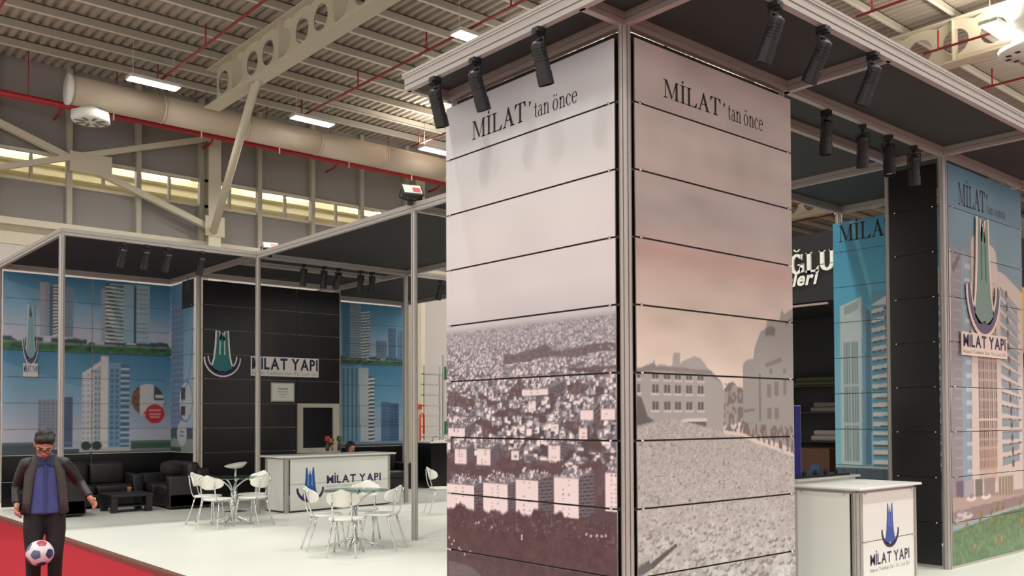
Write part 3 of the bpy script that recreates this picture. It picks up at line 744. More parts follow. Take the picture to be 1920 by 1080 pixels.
# left house
cv.poly([(0.048, 2.033), (0.244, 2.047), (0.269, 2.112), (0.292, 2.041), (0.317, 2.069), (0.479, 2.063), (0.493, 2.161), (0.570, 2.169), (0.575, 2.083), (0.621, 2.109), (0.753, 2.148), (0.833, 2.134), (0.927, 2.053), (1.023, 2.005), (1.107, 1.938), (1.134, 1.874), (1.115, 1.543), (0.043, 1.557)], WALLB)
cv.poly([(0.047, 2.017), (0.256, 2.079), (0.293, 2.057), (0.955, 2.045), (1.093, 1.955), (1.107, 1.938), (0.954, 2.003), (0.292, 2.025), (0.047, 1.978)], (128, 124, 120))
WINX = [(0.075, 1.838)[0], (0.278, 1.841)[0], (0.420, 1.843)[0], (0.546, 1.844)[0], (0.683, 1.846)[0], (0.829, 1.848)[0]]
for za, zb in (((0.428, 1.997)[1], (0.427, 1.956)[1]), ((0.427, 1.920)[1], (0.426, 1.855)[1]), ((0.425, 1.786)[1], (0.425, 1.722)[1])):
    for i, hx in enumerate(WINX):
        cv.rect(hx-0.036, zb, hx+0.036, za, (88, 85, 84)); cv.rect(hx-0.004, zb, hx+0.004, za, (150, 146, 142)); cv.rect(hx-0.05, zb-0.014, hx+0.05, zb, (196, 190, 184))
cv.poly([(0.046, 1.837), (0.122, 1.819), (0.191, 1.681), (0.269, 1.642), (0.043, 1.604)], (92, 88, 86))
cv.poly([(0.589, 1.656), (0.894, 1.664), (0.907, 1.638), (0.589, 1.640)], (206, 200, 194)); cv.poly([(0.628, 1.640), (0.894, 1.639), (0.893, 1.596), (0.627, 1.607)], (96, 92, 90))
# right house
cv.poly([(1.393, 2.112), (1.431, 2.140), (1.538, 2.162), (1.562, 2.262), (1.650, 2.393), (1.729, 2.429), (1.746, 2.499), (1.826, 2.513), (1.923, 2.501), (1.974, 2.607), (2.006, 2.563), (2.192, 2.652), (2.167, 1.388), (1.680, 1.490), (1.384, 1.539)], (146, 144, 140))
cv.poly([(1.729, 2.429), (1.792, 2.447), (1.873, 2.438), (1.855, 2.368), (1.712, 2.360)], (106, 102, 98))
cv.poly([(2.021, 2.498), (2.191, 2.576), (2.190, 2.528), (2.020, 2.461)], (120, 116, 112)); cv.poly([(1.707, 2.124), (1.949, 2.188), (1.965, 2.151), (1.722, 2.088)], (120, 116, 112))
for x0, y0, x1, y1 in (((1.736, 1.952)+(1.797, 1.839)), ((1.848, 1.977)+(1.910, 1.854)), ((1.732, 1.752)+(1.794, 1.657)), ((1.844, 1.753)+(1.906, 1.652)), ((1.978, 1.994)+(2.025, 1.865)), ((1.770, 2.089)+(1.809, 2.036)), ((1.980, 2.096)+(2.021, 2.042)), ((1.612, 2.039)+(1.644, 1.635))):
    cv.rect(x0, y0, x1, y1, (118, 114, 112))
cv.poly([(1.394, 1.733), (1.546, 1.742), (1.545, 1.716), (1.394, 1.711)], (116, 110, 106))
cv.blend(cv.pmask([(1.385, 1.636), (1.643, 1.608), (2.171, 1.585), (2.166, 1.341), (1.719, 1.444), (1.384, 1.539)]) & (cv.noise(0.02, 0.05, 12) > 0.52), (112, 98, 92))
# heap of rubble, coarser towards the foot
heap = [(0.002, 1.581), (0.179, 1.603), (0.361, 1.645), (0.499, 1.657), (0.680, 1.631), (0.948, 1.583), (1.158, 1.529), (1.376, 1.513), (1.541, 1.457), (1.837, 1.396), (2.165, 1.313), (2.16, 0), (0.05, 0)]
hm = cv.pmask(heap)
zf = np.clip((1.55-cv.Z)/1.3, 0, 1)
na = cv.noise(0.020, 0.014, 61); nb = cv.noise(0.045, 0.035, 62); nc = cv.noise(0.11, 0.08, 63); nd = cv.noise(0.012, 0.010, 64)
tex = (na*0.5+nd*0.5)*(1-zf)+(nb*0.45+nc*0.35+na*0.2)*zf
base = np.array((172, 168, 164))/255+(np.array((194, 193, 190))/255-np.array((172, 168, 164))/255)*zf[..., None]
rub = base*(0.76+0.48*tex)[..., None]
cv.a = np.where(hm[..., None], rub, cv.a)
cv.blend(hm & ((na+0.35*nd) > 1.00), (108, 103, 100), 0.75)
cv.blend(hm & (nb*zf > 0.62), (206, 202, 196), 0.6)
rng = np.random.default_rng(8)
for i in range(430):   # single lumps with a lit top and a dark gap under them
    z = 1.45*rng.random()**0.8; h = rng.uniform(0.05, 2.16)
    if not (z < 1.42): continue
    s = 0.012+0.045*max(0, (0.95-z))*rng.uniform(0.5, 1.3)
    cv.ellipse(h+s*0.3, z-s*0.45, s*1.2, s*0.7, (116, 112, 110), 0.8 if z < 1.0 else 0.5)
    cv.poly([(h-s*1.1, z-s*0.3), (h-s*0.5, z+s*0.7), (h+s*0.6, z+s*0.8), (h+s*1.1, z), (h+s*0.3, z-s*0.6)], tuple(np.array((186, 181, 176))+rng.uniform(-22, 16)))
cv.poly([(0.197, 0.587), (0.513, 0.715), (0.525, 0.690), (0.239, 0.551)], (84, 82, 82)); cv.poly([(0.032, 0.559), (0.197, 0.619), (0.239, 0.551), (0.107, 0.511), (0.032, 0.520)], (96, 94, 94))
CV_RUIN = cv

GAPSHADE = mat('gap_shade', rgb(40, 36, 35), 0.8)
tower = empty('display_tower', (1.07, 1.07, 0), label='tall square tower with a grey city print and a rubble print, in the foreground', cat='tower')
XL = -0.02; fnL = planeX(XL); fnR = planeY(-0.02)
ZS = [0.03]+[0.5*i for i in range(1, 9)]+[4.485]
g = 0.007
for fn, cvx, nrm in ((fnL, CV_CITY, (-1, 0, 0)), (fnR, CV_RUIN, (0, -1, 0))):
    for a, b in zip(ZS[:-1], ZS[1:]):
        print_panel('print_panel', cvx, 0.075, 2.14, a+g, b-g, fn, tower, 0.009)
    for z in ZS[1:-1]:
        rail(tower, fn, 0.05, 2.13, z); clip_pair(tower, fn, 0.125, 2.08, z, nrm)
for fn, sg in ((lambda h, z, d: (2.15+d, h, z), 0), (lambda h, z, d: (h, 2.15+d, z), 0)):
    for a, b in zip(ZS[:-1], ZS[1:]):
        mb = MB(); mb.prism(R4(0.05, a+0.004, 2.10, b-0.004), fn, 0.0, 0.012); o = mb.build('plain_panel', WHITEPANEL, tower); fix_normals(o.data)
for x, y in ((0, 0), (2.09, 0.05), (0.05, 2.09), (2.09, 2.09)): post(tower, x, y, 0, BH0)
mb = MB(); mb.box((0.028, 0.028, 0.03), (0.036, 2.10, 4.54)); mb.build('gap_shade_sheet', GAPSHADE, tower); mb = MB(); mb.box((0.036, 0.028, 0.03), (2.10, 0.036, 4.54)); mb.build('gap_shade_sheet', GAPSHADE, tower)  # dark sheets standing in for shade in the gaps at post and top
def letters(parent, fn, polys, o, sgn, name, m, d=0.0135):
    mb = MB()
    for q in polys: mb.flat([(o[0]+sgn*a, o[1]+b) for a, b in q], fn, d)
    return mb.build(name, m, parent)
def headline(parent, fn, sgn, o, e, capz, o2, e2, cap2, tail, m=INK, lift=None):
    w = abs(e[0]-o[0])
    letters(parent, fn, serif_line("MİLAT'"[:5], w, capz), o, sgn, 'headline_lettering', m)
    letters(parent, fn, [[(a*capz, b*capz) for a, b in q] for q in serif("'")[0]], (e[0]+sgn*0.035, o[1]-0.02), sgn, 'apostrophe', m)
    letters(parent, fn, serif_line(tail, abs(e2[0]-o2[0]), cap2), o2, sgn, 'headline_lettering', m)
headline(tower, fnL, -1, (1.762, 4.105), (1.053, 4.091), (1.039, 4.250)[1]-(1.040, 4.087)[1], (0.956, 4.101), (0.456, 4.092), 0.132, 'tan önce')
headline(tower, fnR, 1, (0.394, 4.108), (1.119, 4.120), (1.150, 4.258)[1]-(1.105, 4.117)[1], (1.212, 4.109), (1.716, 4.115), 0.135, 'tan önce')

# ================================================================== FRONT CANOPY
can = empty('canopy_frame', (2.13, 0, 4.5), label='aluminium canopy frame with dark grey fabric over the front tower', cat='canopy')
FX, FY = -0.45, -0.95
EXR = 11.5
beam(can, (FX, 2.15), (FX, FY)); beam(can, (FX-0.03, FY), (EXR, FY))
beam(can, (FX, 0), (0, 0)); beam(can, (FX, 2.13), (0.05, 2.13)); beam(can, (0, FY), (0, 0))
for x in (2.13, 5.2, 7.42): beam(can, (x, FY), (x, 0))
beam(can, (0, 0), (5.2, 0)); beam(can, (0, 0), (0, 2.13)); beam(can, (5.2, 0), (EXR, 0))
beam(can, (2.13, 0.55), (5.2, 0.55)); beam(can, (5.2, 0), (5.2, 3.0)); beam(can, (5.2, 2.22), (6.98, 2.22)); beam(can, (6.98, 2.3), (6.98, 0.0))
beam(can, (2.13, 0), (2.13, 2.13))
# raised lip on the outer beams
beam(can, (FX-0.0, 2.18), (FX, FY), 'fascia_strip', 4.655, 4.70, 0.07); beam(can, (FX, FY), (EXR, FY), 'fascia_strip', 4.655, 4.70, 0.07)
def sheet(parent, x0, y0, x1, y1, z=4.642, m=None, seam=1.0):
    """stretched cloth with shallow waves, between beams"""
    nx = max(2, int((x1-x0)/0.25)); ny = max(2, int((y1-y0)/0.25)); vs = []; fs = []
    for j in range(ny+1):
        for i in range(nx+1):
            u = i/nx; v = j/ny
            vs.append((x0+(x1-x0)*u, y0+(y1-y0)*v, z-0.035*math.sin(math.pi*u)*math.sin(math.pi*v)*(0.6+0.4*math.sin(7*u+3*v))))
    for j in range(ny):
        for i in range(nx): fs.append((j*(nx+1)+i, (j+1)*(nx+1)+i, (j+1)*(nx+1)+i+1, j*(nx+1)+i+1))
    mb = MB(); mb.add(vs, fs, True); n0 = len(vs)
    return mb.build('ceiling_fabric', m or FABRIC, parent)
for q in ((FX, FY, 0, 0), (FX, 0, 0, 2.13), (0, FY, 2.13, 0), (2.13, FY, 5.2, 0), (5.2, FY, 7.42, 0), (7.42, FY, EXR, 0), (2.13, 0, 5.2, 0.55), (2.13, 0.55, 5.2, 3.0), (5.2, 0, 6.98, 2.22)): sheet(can, *q)

# ================================================================== RIGHT TOWER (after-building prints)
# --- right tower face: the new block of flats
cv = Canvas(5.2, 7.4, 0.0, 4.5, 0.011)
cv.vgrad([(0, (150, 168, 172)), (2.0, (158, 170, 176)), (3.0, (138, 158, 168)), (4.0, (116, 148, 164)), (4.5, (98, 140, 162))])
cv.a *= (0.95+0.1*cv.noise(0.5, 0.4, 2))[..., None]
PINK = (212, 199, 188); GRY = (146, 142, 148); GLS = (142, 164, 176)
cv.poly([(5.290, 3.448), (5.347, 3.561), (5.577, 3.541), (5.831, 3.595), (5.750, 0.587), (5.193, 0.614)], GRY)
cv.poly([(5.172, 3.493), (5.306, 3.533), (5.249, 1.090), (5.170, 1.093)], (214, 196, 186))
for i in range(34):
    za = 3.4-0.11*i
    if za > 1.0: cv.rect(5.36, za, 5.55, za+0.02, (176, 170, 174)); 
cv.poly([(5.577, 3.541), (5.771, 3.502), (5.728, 0.770), (5.533, 0.751)], GLS)
for i in range(18):
    a = (5.654, 3.368); cv.rect(5.66, 3.35-0.155*i, 5.80, 3.40-0.155*i, (186, 196, 204))
cv.poly([(5.312, 3.332), (5.521, 3.498), (5.546, 3.453), (5.377, 3.267)], (110, 104, 110))
cv.poly([(5.850, 3.720), (5.923, 3.754), (5.841, 0.763), (5.785, 0.766)], PINK)
# tall middle: pale frame with a screen of dark columns
cv.poly([(5.864, 3.722), (5.952, 3.758), (6.455, 3.682), (6.530, 3.627), (6.569, 3.426), (6.463, 0.758), (5.813, 0.765)], PINK)
MIDH = ((5.974, 2.783)[0], (6.514, 2.820)[0])
for i in range(9):
    hx = MIDH[0]+(MIDH[1]-MIDH[0])*(i+0.5)/9
    cv.rect(hx-0.022, 1.05, hx+0.022, 3.1, (146, 126, 116) if i % 2 else (120, 106, 104))
for i in range(20): cv.rect(MIDH[0], 1.05+0.115*i, MIDH[1], 1.07+0.115*i, (188, 166, 152))
for z_ in (1.30, 1.62): cv.rect(MIDH[0], z_, MIDH[1], z_+0.02, (226, 204, 188))
cv.rect(MIDH[0], 0.9, MIDH[1], 1.34, (178, 146, 130), 0.45)
# right wing: sloping balconies
wing = [(6.569, 3.413), (6.757, 3.393), (7.341, 3.197), (7.232, 0.682), (6.463, 0.758)]
wm = cv.pmask(wing); cv.blend(wm, (208, 196, 186))
ha = (6.639, 2.828)[0]; hb = (7.158, 2.863)[0]
for i in range(17):
    z_ = 3.13-0.158*i; sl = 0.42*(z_-1.4)/1.8
    if z_ < 0.95: break
    q = [(ha, z_), (hb, z_-sl*0.6), (hb, z_-sl*0.6+0.085), (ha, z_+0.085)]
    cv.poly(q, (138, 156, 166)); cv.poly([(ha, z_+0.085), (hb+0.06, z_-sl*0.6+0.085), (hb+0.06, z_-sl*0.6+0.10), (ha, z_+0.10)], (92, 82, 82))
    cv.ellipse(ha+(hb-ha)*(0.35+0.02*i), z_+0.02, 0.035, 0.05, (110, 84, 76))
# ground floor, road, hedge and lawn
cv.poly([(5.159, 0.773), (7.237, 0.781), (7.229, 0.603), (5.151, 0.542)], (162, 146, 142))
for a, b, c_ in ((5.36, 5.55, (110, 96, 112)), (5.86, 6.05, (112, 118, 108)), (6.1, 6.4, (150, 138, 134)), (6.5, 6.95, (140, 136, 118)), (5.6, 5.82, (170, 166, 170))): cv.rect(a, 0.72, b, 0.95, c_)
for i in range(6): cv.rect(6.5+0.085*i, 0.70, 6.52+0.085*i, 0.98, (190, 172, 160))
cv.poly([(5.2, 0.78), (7.4, 0.70), (7.4, 0.56), (5.2, 0.60)], (176, 158, 150)); cv.poly([(5.2, 0.62), (7.4, 0.70), (7.4, 0.60), (5.2, 0.46)], (142, 126, 126))
cv.poly([(5.2, 0.60), (7.4, 0.68), (7.4, 0.0), (5.2, 0.0)], (88, 116, 78), 0.0)
lawn = cv.pmask([(5.2, 0.40), (5.9, 0.46), (6.6, 0.52), (7.4, 0.55), (7.4, 0), (5.2, 0)]); cv.blend(lawn, (92, 124, 84)); cv.a = np.where(lawn[..., None], cv.a*(0.85+0.3*cv.noise(0.05, 0.03, 5))[..., None], cv.a)
for h, z_, c_ in ((5.75, .74, (222, 216, 208)), (6.15, .74, (230, 222, 214)), (5.45, .52, (186, 176, 172)), (5.65, .55, (206, 198, 192)), (5.5, .58, (200, 190, 186))):
    cv.ellipse(h, z_, 0.13, 0.03, c_); cv.ellipse(h, z_+0.028, 0.07, 0.025, (150, 144, 146))
for h, z_, r in ((5.62, .44, .05), (5.98, .52, .06), (6.28, .57, .055), (6.45, .60, .055), (6.62, .60, .05), (6.3, .45, .05), (6.6, .47, .04), (7.15, .62, .05), (6.4, .20, .07), (6.58, .20, .075), (5.82, .18, .06), (7.2, .36, .07)):
    cv.ellipse(h, z_, r*0.8, r, (112, 108, 66)); cv.ellipse(h-0.01, z_+r*0.3, r*0.5, r*0.6, (144, 132, 86))
CV_NEW = cv
rt_ = empty('display_tower', (6.2, 0.3, 0), label='right-hand tower with black side and a print of a new block of flats', cat='tower')
fnT = planeY(-0.02); fnK2 = planeX(5.18)
for a, b in zip(ZS[:-1], ZS[1:]):
    print_panel('print_panel', CV_NEW, 5.265, 7.32, a+0.004, b-0.004, fnT, rt_, 0.012)
    mb = MB(); mb.prism(R4(0.055, a+0.004, 0.60, b-0.004), fnK2, 0, 0.012); o = mb.build('black_panel', BLACKPANEL, rt_); fix_normals(o.data)
for z in ZS[1:-1]:
    rail(rt_, fnT, 5.25, 7.32, z, 0.012); clip_pair(rt_, fnT, 5.34, 7.27, z, (0, -1, 0))
    rail(rt_, fnK2, 0.05, 0.6, z, 0.012); clip_pair(rt_, fnK2, 0.10, 0.53, z, (-1, 0, 0))
mb = MB(); mb.box((5.18, -0.03, 0), (5.215, 0.62, 0.03)); mb.build('base_rail', ALU, rt_); mb = MB(); mb.box((5.2, -0.035, 0), (7.36, 0.0, 0.03)); mb.build('base_rail', ALU, rt_)
for x, y in ((5.2, 0), (7.32, 0.06)): post(rt_, x, y)
post(rt_, 5.2, 0.63, 0, BH0, 0.03)
TEALG = mat('teal_sign_film', rgb(116, 146, 132), 0.4, 0, 0.15, 3); TEALD = mat('dark_teal_sign_film', rgb(48, 104, 94), 0.4)
VIOL = mat('violet_sign_film', rgb(92, 78, 112), 0.4)
CREAMSIGN = mat('cream_sign_board', rgb(240, 226, 212), 0.5)
headline(rt_, fnT, 1, (5.513, 4.057), (6.244, 4.104), 0.25, (6.288, 4.066), (6.833, 4.086), 0.11, 'tan sonra', mat('faded_ink', rgb(58, 66, 72), 0.6))
ex0, ez0 = (6.139, 2.626); ex1, ez1 = (6.135, 3.976)
hwT = ((6.524, 3.076)[0]-(5.680, 3.091)[0])/2/0.9
emblem(rt_, fnT, ((6.524, 3.076)[0]+(5.680, 3.091)[0])/2, ez0, hwT, ez1-ez0, 1, TEALG, VIOL, CREAMSIGN, TEALD, 0.03, 0.008)
(pa, pb), (pc, pd) = (5.480, 2.343), (6.742, 2.628)
pl0 = (5.490, 2.619); pl1 = (5.508, 2.369); pl2 = (6.730, 2.350); pl3 = (6.742, 2.628)
zt = (pl0[1]+pl3[1])/2; zb_ = (pl1[1]+pl2[1])/2
mb = MB(); mb.prism([(pl0[0], zb_), (pl2[0], zb_), (pl2[0], zt), (pl0[0], zt)], fnT, 0.03, 0.045); mb.build('sign_plate', CREAMSIGN, rt_)
mb = MB(); sans_line(mb, 'MİLAT YAPI', (pl2[0]-pl0[0])*0.94, (zt-zb_)*0.50, lambda a, b: fnT(pl0[0]+0.03+a, zb_+(zt-zb_)*0.38+b, 0.0475), 0.025); mb.build('sign_lettering', NAVY, rt_)
mb = MB(); sans_line(mb, 'İnşaat Taahhüt San. Tic. Ltd. Şti', (pl2[0]-pl0[0])*0.94, (zt-zb_)*0.13, lambda a, b: fnT(pl0[0]+0.03+a, zb_+(zt-zb_)*0.10+b, 0.0475)); tag(mb.build('sign_lettering', GREYINK, rt_), kind='stuff')

# --- light blue print panel further back
cv = Canvas(0.55, 2.35, 0.0, 4.5, 0.012)
cv.vgrad([(0, (150, 200, 214)), (2.2, (120, 186, 206)), (3.2, (84, 168, 198)), (4.5, (66, 152, 190))])
cv.poly([(2.25, 4.5), (2.12, 4.5), (1.75, 3.2), (1.88, 3.2)], (70, 140, 172), 0.5); cv.poly([(2.10, 4.5), (2.04, 4.5), (1.70, 3.2), (1.76, 3.2)], (130, 198, 220), 0.5)
b0 = (2.233, 3.228); b1 = (1.912, 3.339)
cv.poly([b0, b1, (1.936, 1.005), (2.231, 0.995)], (190, 204, 206))
cv.poly([(2.177, 3.216), (1.960, 3.292), (1.954, 3.165), (2.178, 3.095)], (150, 168, 172))
for i in range(6):
    ha = b0[0]-0.05+(b1[0]-b0[0]+0.08)*(i+0.4)/6; cv.rect(ha, 1.05, ha+0.025, 2.72, (120, 142, 146)); 
for z_ in (1.55, 2.1): cv.rect(b0[0]-0.02, z_, b1[0]+0.04, z_+0.035, (180, 196, 198))
cv.poly([(1.906, 3.234), (1.775, 3.112), (1.789, 1.010), (1.928, 1.005)], (74, 116, 142)); cv.poly([(1.904, 3.308), (1.852, 3.155), (1.874, 1.007), (1.928, 1.005)], (110, 150, 168))
w0 = (1.774, 3.207)[0]
cv.rect(0.55, 0.95, w0, 3.4, (92, 150, 178)); cv.poly([(1.774, 3.207), (1.513, 3.341), (0.55, 3.75), (0.55, 3.2), (w0, 3.2)], (204, 208, 206))
for i in range(18):
    z_ = 3.08-0.128*i
    if z_ < 0.95: break
    cv.poly([(w0, z_), (0.55, z_+0.25*(z_-1.2)/2), (0.55, z_+0.25*(z_-1.2)/2+0.055), (w0, z_+0.055)], (206, 208, 204))
    cv.poly([(w0, z_-0.02), (0.55, z_-0.02+0.25*(z_-1.2)/2), (0.55, z_+0.25*(z_-1.2)/2), (w0, z_)], (52, 62, 76))
    cv.ellipse(w0-0.22-0.01*i, z_+0.07, 0.05, 0.028, (84, 70, 66))
cv.rect(0.55, 0.80, 2.35, 0.97, (60, 78, 92)); cv.rect(0.55, 0.97, 2.2, 0.99, (170, 184, 190)); cv.rect(0.55, 0.70, 2.35, 0.80, (54, 92, 158))
for i in range(9): cv.rect(0.6+0.2*i, 0.66, 0.63+0.2*i, 0.96, (44, 54, 62))
cv.rect(0.55, 0, 2.35, 0.7, (120, 124, 126))
CV_BLUE = cv
bp = empty('print_wall', (7.0, 1.4, 0), label='light blue print wall with a white high-rise, between front tower and black panel', cat='display wall')
fnB = planeX(6.98)
for a, b in zip(ZS[:-1], ZS[1:]): print_panel('print_panel', CV_BLUE, 0.58, 2.33, a+0.004, min(b, 4.42)-0.004, fnB, bp, 0.014)
for z in ZS[1:-1]: rail(bp, fnB, 0.58, 2.33, z, 0.012); clip_pair(bp, fnB, 0.65, 2.22, z, (-1, 0, 0))
post(bp, 7.03, 2.27, 0, BH0)
letters(bp, fnB, serif_line('MİLAT', 0.84, 0.235), (2.246, 4.138), -1, 'headline_lettering', INK)
# ================================================================== SPOTLIGHTS AND FLOODLIGHTS
LENS = mat('spot_lens', rgb(206, 206, 200), 0.25)
SPOTM = mat('black_spot_housing', rgb(34, 33, 35), 0.45, 0.1)
def make_spot(L=0.26, r=0.056):
    """can spotlight: clamp on the beam, bent arm, ribbed body; hangs from z=0, body along -Z of its own part"""
    root = empty('spotlight', (0, 0, 0))
    mb = MB(); mb.box((-0.035, -0.04, -0.035), (0.035, 0.04, 0.0)); mb.box((-0.018, -0.05, -0.055), (0.018, 0.05, -0.03)); mb.build('clamp', SPOTM, root, True)
    mb = MB(); mb.tube([(0, 0, -0.05), (0, 0, -0.085)], 0.012, 8); mb.box((-0.065, -0.012, -0.092), (0.065, 0.012, -0.082)); mb.box((-0.068, -0.012, -0.19), (-0.06, 0.012, -0.082)); mb.box((0.06, -0.012, -0.19), (0.068, 0.012, -0.082)); mb.build('yoke', SPOTM, root, True)
    mb = MB(); prof = [(r*0.5, 0.055), (r*0.93, 0.04), (r, 0.03)]
    for i in range(5): z = 0.0-0.022*i; prof += [(r, z), (r*0.94, z-0.003), (r*0.94, z-0.009), (r, z-0.012)]
    prof += [(r, -L*0.62), (r*1.07, -L*0.63), (r*1.07, -L), (r*0.98, -L), (r*0.96, -L+0.03)]
    mb.lathe(prof, 16); mb.sm = [False]*len(mb.sm)
    bo = mb.build('body', SPOTM, root, True); bo.location = (0, 0, -0.155)
    mb = MB(); mb.lathe([(r*0.94, -L+0.026), (r*0.5, -L+0.018), (0.001, -L+0.016)], 14); mb.build('lens', LENS, bo, True)
    mb = MB(); mb.tube([(0, 0.0, 0.045), (0, 0.05, 0.09), (0, 0.045, 0.13)], 0.006, 5); mb.build('cable', SPOTM, bo, True)
    return root
SPOT0 = make_spot(); _first = [True]
def spot(x, y, z, yaw, tilt, label, group='can spotlights on the stand frames'):
    o = SPOT0 if _first[0] else copy_tree(SPOT0); _first[0] = False
    o.location = (x, y, z); o.rotation_euler = (0, 0, yaw)
    for c in o.children:
        if c.name.startswith('body'): c.rotation_euler = (tilt, 0, 0)
    return tag(o, label, 'spotlight', group)
H_ = BH0
for (x, y), t, lab in (((-0.46, 1.72), 0.30, 'black spotlight on the left canopy edge, nearest the canopy end'), ((-0.46, 1.18), 0.36, 'black spotlight on the left canopy edge, middle of three'), ((-0.46, 0.43), 0.30, 'black spotlight on the left canopy edge, nearest the tower post')):
    spot(x, y, H_, math.radians(-90), t, lab)
for (x, y), t, lab in (((0.50, -0.95), 0.42, 'black spotlight on the right canopy edge, cut by the top of the frame'), ((1.12, -0.95), 0.5, 'black spotlight on the right canopy edge, middle of three'), ((1.86, -0.95), 0.42, 'black spotlight on the right canopy edge, beside the cross beam')):
    spot(x, y, H_, math.radians(0), t, lab)
for (x, y), t, yw, lab in (((2.83, 0.02), 0.05, 0, 'black spotlight under the inner beam, nearest the rubble print'), ((3.50, 0.02), 0.32, -60, 'tilted black spotlight under the inner beam, second from the rubble print'), ((4.02, 0.02), 0.10, 140, 'black spotlight under the inner beam, third from the rubble print'), ((4.58, 0.02), 0.20, -70, 'black spotlight under the inner beam, next to the black side panel')):
    spot(x, y, H_, math.radians(yw), t, lab)
for (x, y), t, lab in (((-0.05, 10.80), 0.55, 'small spotlight under the left booth beam, leftmost of the four over the sofas'), ((0.32, 10.80), 0.55, 'small spotlight under the left booth beam, second over the sofas'), ((0.68, 10.80), 0.6, 'small spotlight under the left booth beam, third over the sofas'), ((1.25, 10.80), 0.5, 'small spotlight under the left booth beam, rightmost over the sofas'),
                       ((3.20, 10.83), 0.15, 'small spotlight in front of the black logo wall, leftmost of five'), ((3.62, 10.83), 0.1, 'small spotlight in front of the black logo wall, second of five'), ((3.93, 10.83), 0.5, 'small spotlight in front of the black logo wall, middle of five'), ((4.42, 10.83), 0.15, 'small spotlight in front of the black logo wall, fourth of five'), ((4.68, 10.83), 0.1, 'small spotlight in front of the black logo wall, rightmost of five'), ((6.36, 10.85), 0.4, 'small spotlight right of the grey booth post, against the dark fabric')):
    spot(x, y, H_, 0, t, lab)
def flood(pos, yaw, pitch, label):
    root = empty('floodlight', pos, yaw, label, 'floodlight', 'floodlights on the booth corners')
    mb = MB(); mb.box((-0.13, -0.02, -0.10), (0.13, 0.05, 0.10)); mb.box((-0.15, -0.035, -0.115), (0.15, -0.02, 0.115))
    for i in range(7): mb.box((-0.12+i*0.038, 0.05, -0.09), (-0.11+i*0.038, 0.075, 0.09))
    o = mb.build('housing', BLACKP, root, True); o.rotation_euler = (pitch, 0, 0)
    mb = MB(); mb.box((-0.125, -0.041, -0.09), (0.125, -0.036, 0.09)); g_ = mb.build('front_glass', mat('flood_glass', rgb(222, 222, 210), 0.12, 0, 0.05, 3), o, True)
    mb = MB(); mb.box((0.0, -0.044, -0.07), (0.11, -0.0415, 0.03)); mb.build('reflector_mark', mat('flood_red_mark', rgb(186, 84, 80), 0.4), o, True)
    mb = MB(); mb.tube([(0.16, 0, 0), (0.16, 0.06, -0.08), (0, 0.08, -0.12), (-0.16, 0.06, -0.08), (-0.16, 0, 0)], 0.012, 6); mb.box((-0.03, 0.03, -0.17), (0.03, 0.12, -0.10)); mb.build('bracket', BLACKP, root, True)
    return root
flood((2.20, 5.90, 4.80), math.radians(-18), math.radians(-42), 'black floodlight with a white glass on top of the near booth post')
flood((2.46, 10.68, 4.75), math.radians(-18), math.radians(-52), 'black floodlight lying on the beam beside the middle booth post')

# ================================================================== RIGHT COUNTER
ctr = empty('counter', (3.5, 0.15, 0), label='white information counter with the emblem, in front of the black panel', cat='counter')
cx0, cy0, cx1, cy1 = 3.0, -0.14, 4.08, 0.50
for x, y in ((cx0, cy0), (cx1, cy0), (cx0, cy1), (cx1, cy1)): post(ctr, x, y, 0, 0.965, 0.045)
fnC = planeY(-0.16); fnCL = planeX(2.98)
for z0, z1 in ((0.03, 0.496), (0.504, 0.955)):
    mb = MB(); mb.prism(R4(cx0+0.055, z0, cx1-0.0, z1), fnC, 0, 0.012); fix_normals(mb.build('front_panel', WHITEPANEL, ctr).data)
mb = MB(); mb.prism(R4(cy0+0.055, 0.03, cy1-0.04, 0.955), fnCL, 0, 0.012); fix_normals(mb.build('side_panel', WHITEPANEL, ctr).data)
mb = MB(); mb.box((cx0, cy1, 0.03), (cx1, cy1+0.012, 0.955)); mb.build('back_panel', WHITEPANEL, ctr)
mb = MB(); mb.box((cx1+0.03, cy0, 0.03), (cx1+0.042, cy1, 0.955)); mb.build('side_panel', WHITEPANEL, ctr)
for a in ((cx0, cy0, cx1, cy0), (cx0, cy1, cx1, cy1), (cx0, cy0, cx0, cy1), (cx1, cy0, cx1, cy1)): beam(ctr, a[:2], a[2:], 'top_rail', 0.955, 0.988, 0.05)
mb = MB(); mb.rbox((cx0-0.07, cy0-0.08, 0.988), (cx1+0.07, cy1+0.1, 1.012), 0.008, 2); mb.build('counter_top', WHITEPANEL, ctr)
rail(ctr, fnC, cx0+0.05, cx1, 0.5, 0.012); clip_pair(ctr, fnC, cx0+0.10, cx1-0.05, 0.5, (0, -1, 0)); clip_pair(ctr, fnC, cx0+0.10, cx1-0.06, 0.945, (0, -1, 0))
clip_pair(ctr, fnCL, cy0+0.10, cy1-0.09, 0.945, (-1, 0, 0))
BLUEP = mat('blue_print', rgb(56, 78, 156), 0.5); LBLUE = mat('light_blue_print', rgb(112, 140, 206), 0.5); DNAVY = mat('dark_navy_print', rgb(44, 32, 58), 0.5)
ec0 = (3.553, 0.411); ec1 = (3.565, 0.842); etl = (3.392, 0.538); etr = (3.742, 0.539)
emblem(ctr, fnC, (etl[0]+etr[0])/2, ec0[1], (etr[0]-etl[0])/2/0.93, ec1[1]-ec0[1], 1, BLUEP, DNAVY, None, LBLUE, 0.0125, 0.003)
ta = (3.179, 0.272); tb = (3.951, 0.273); tt_ = (3.182, 0.371)
mb = MB(); sans_line(mb, 'MİLAT YAPI', tb[0]-ta[0], tt_[1]-ta[1], lambda a, b: fnC(ta[0]+a, (ta[1]+tb[1])/2+b, 0.0135), 0.02); mb.build('counter_lettering', DNAVY, ctr)
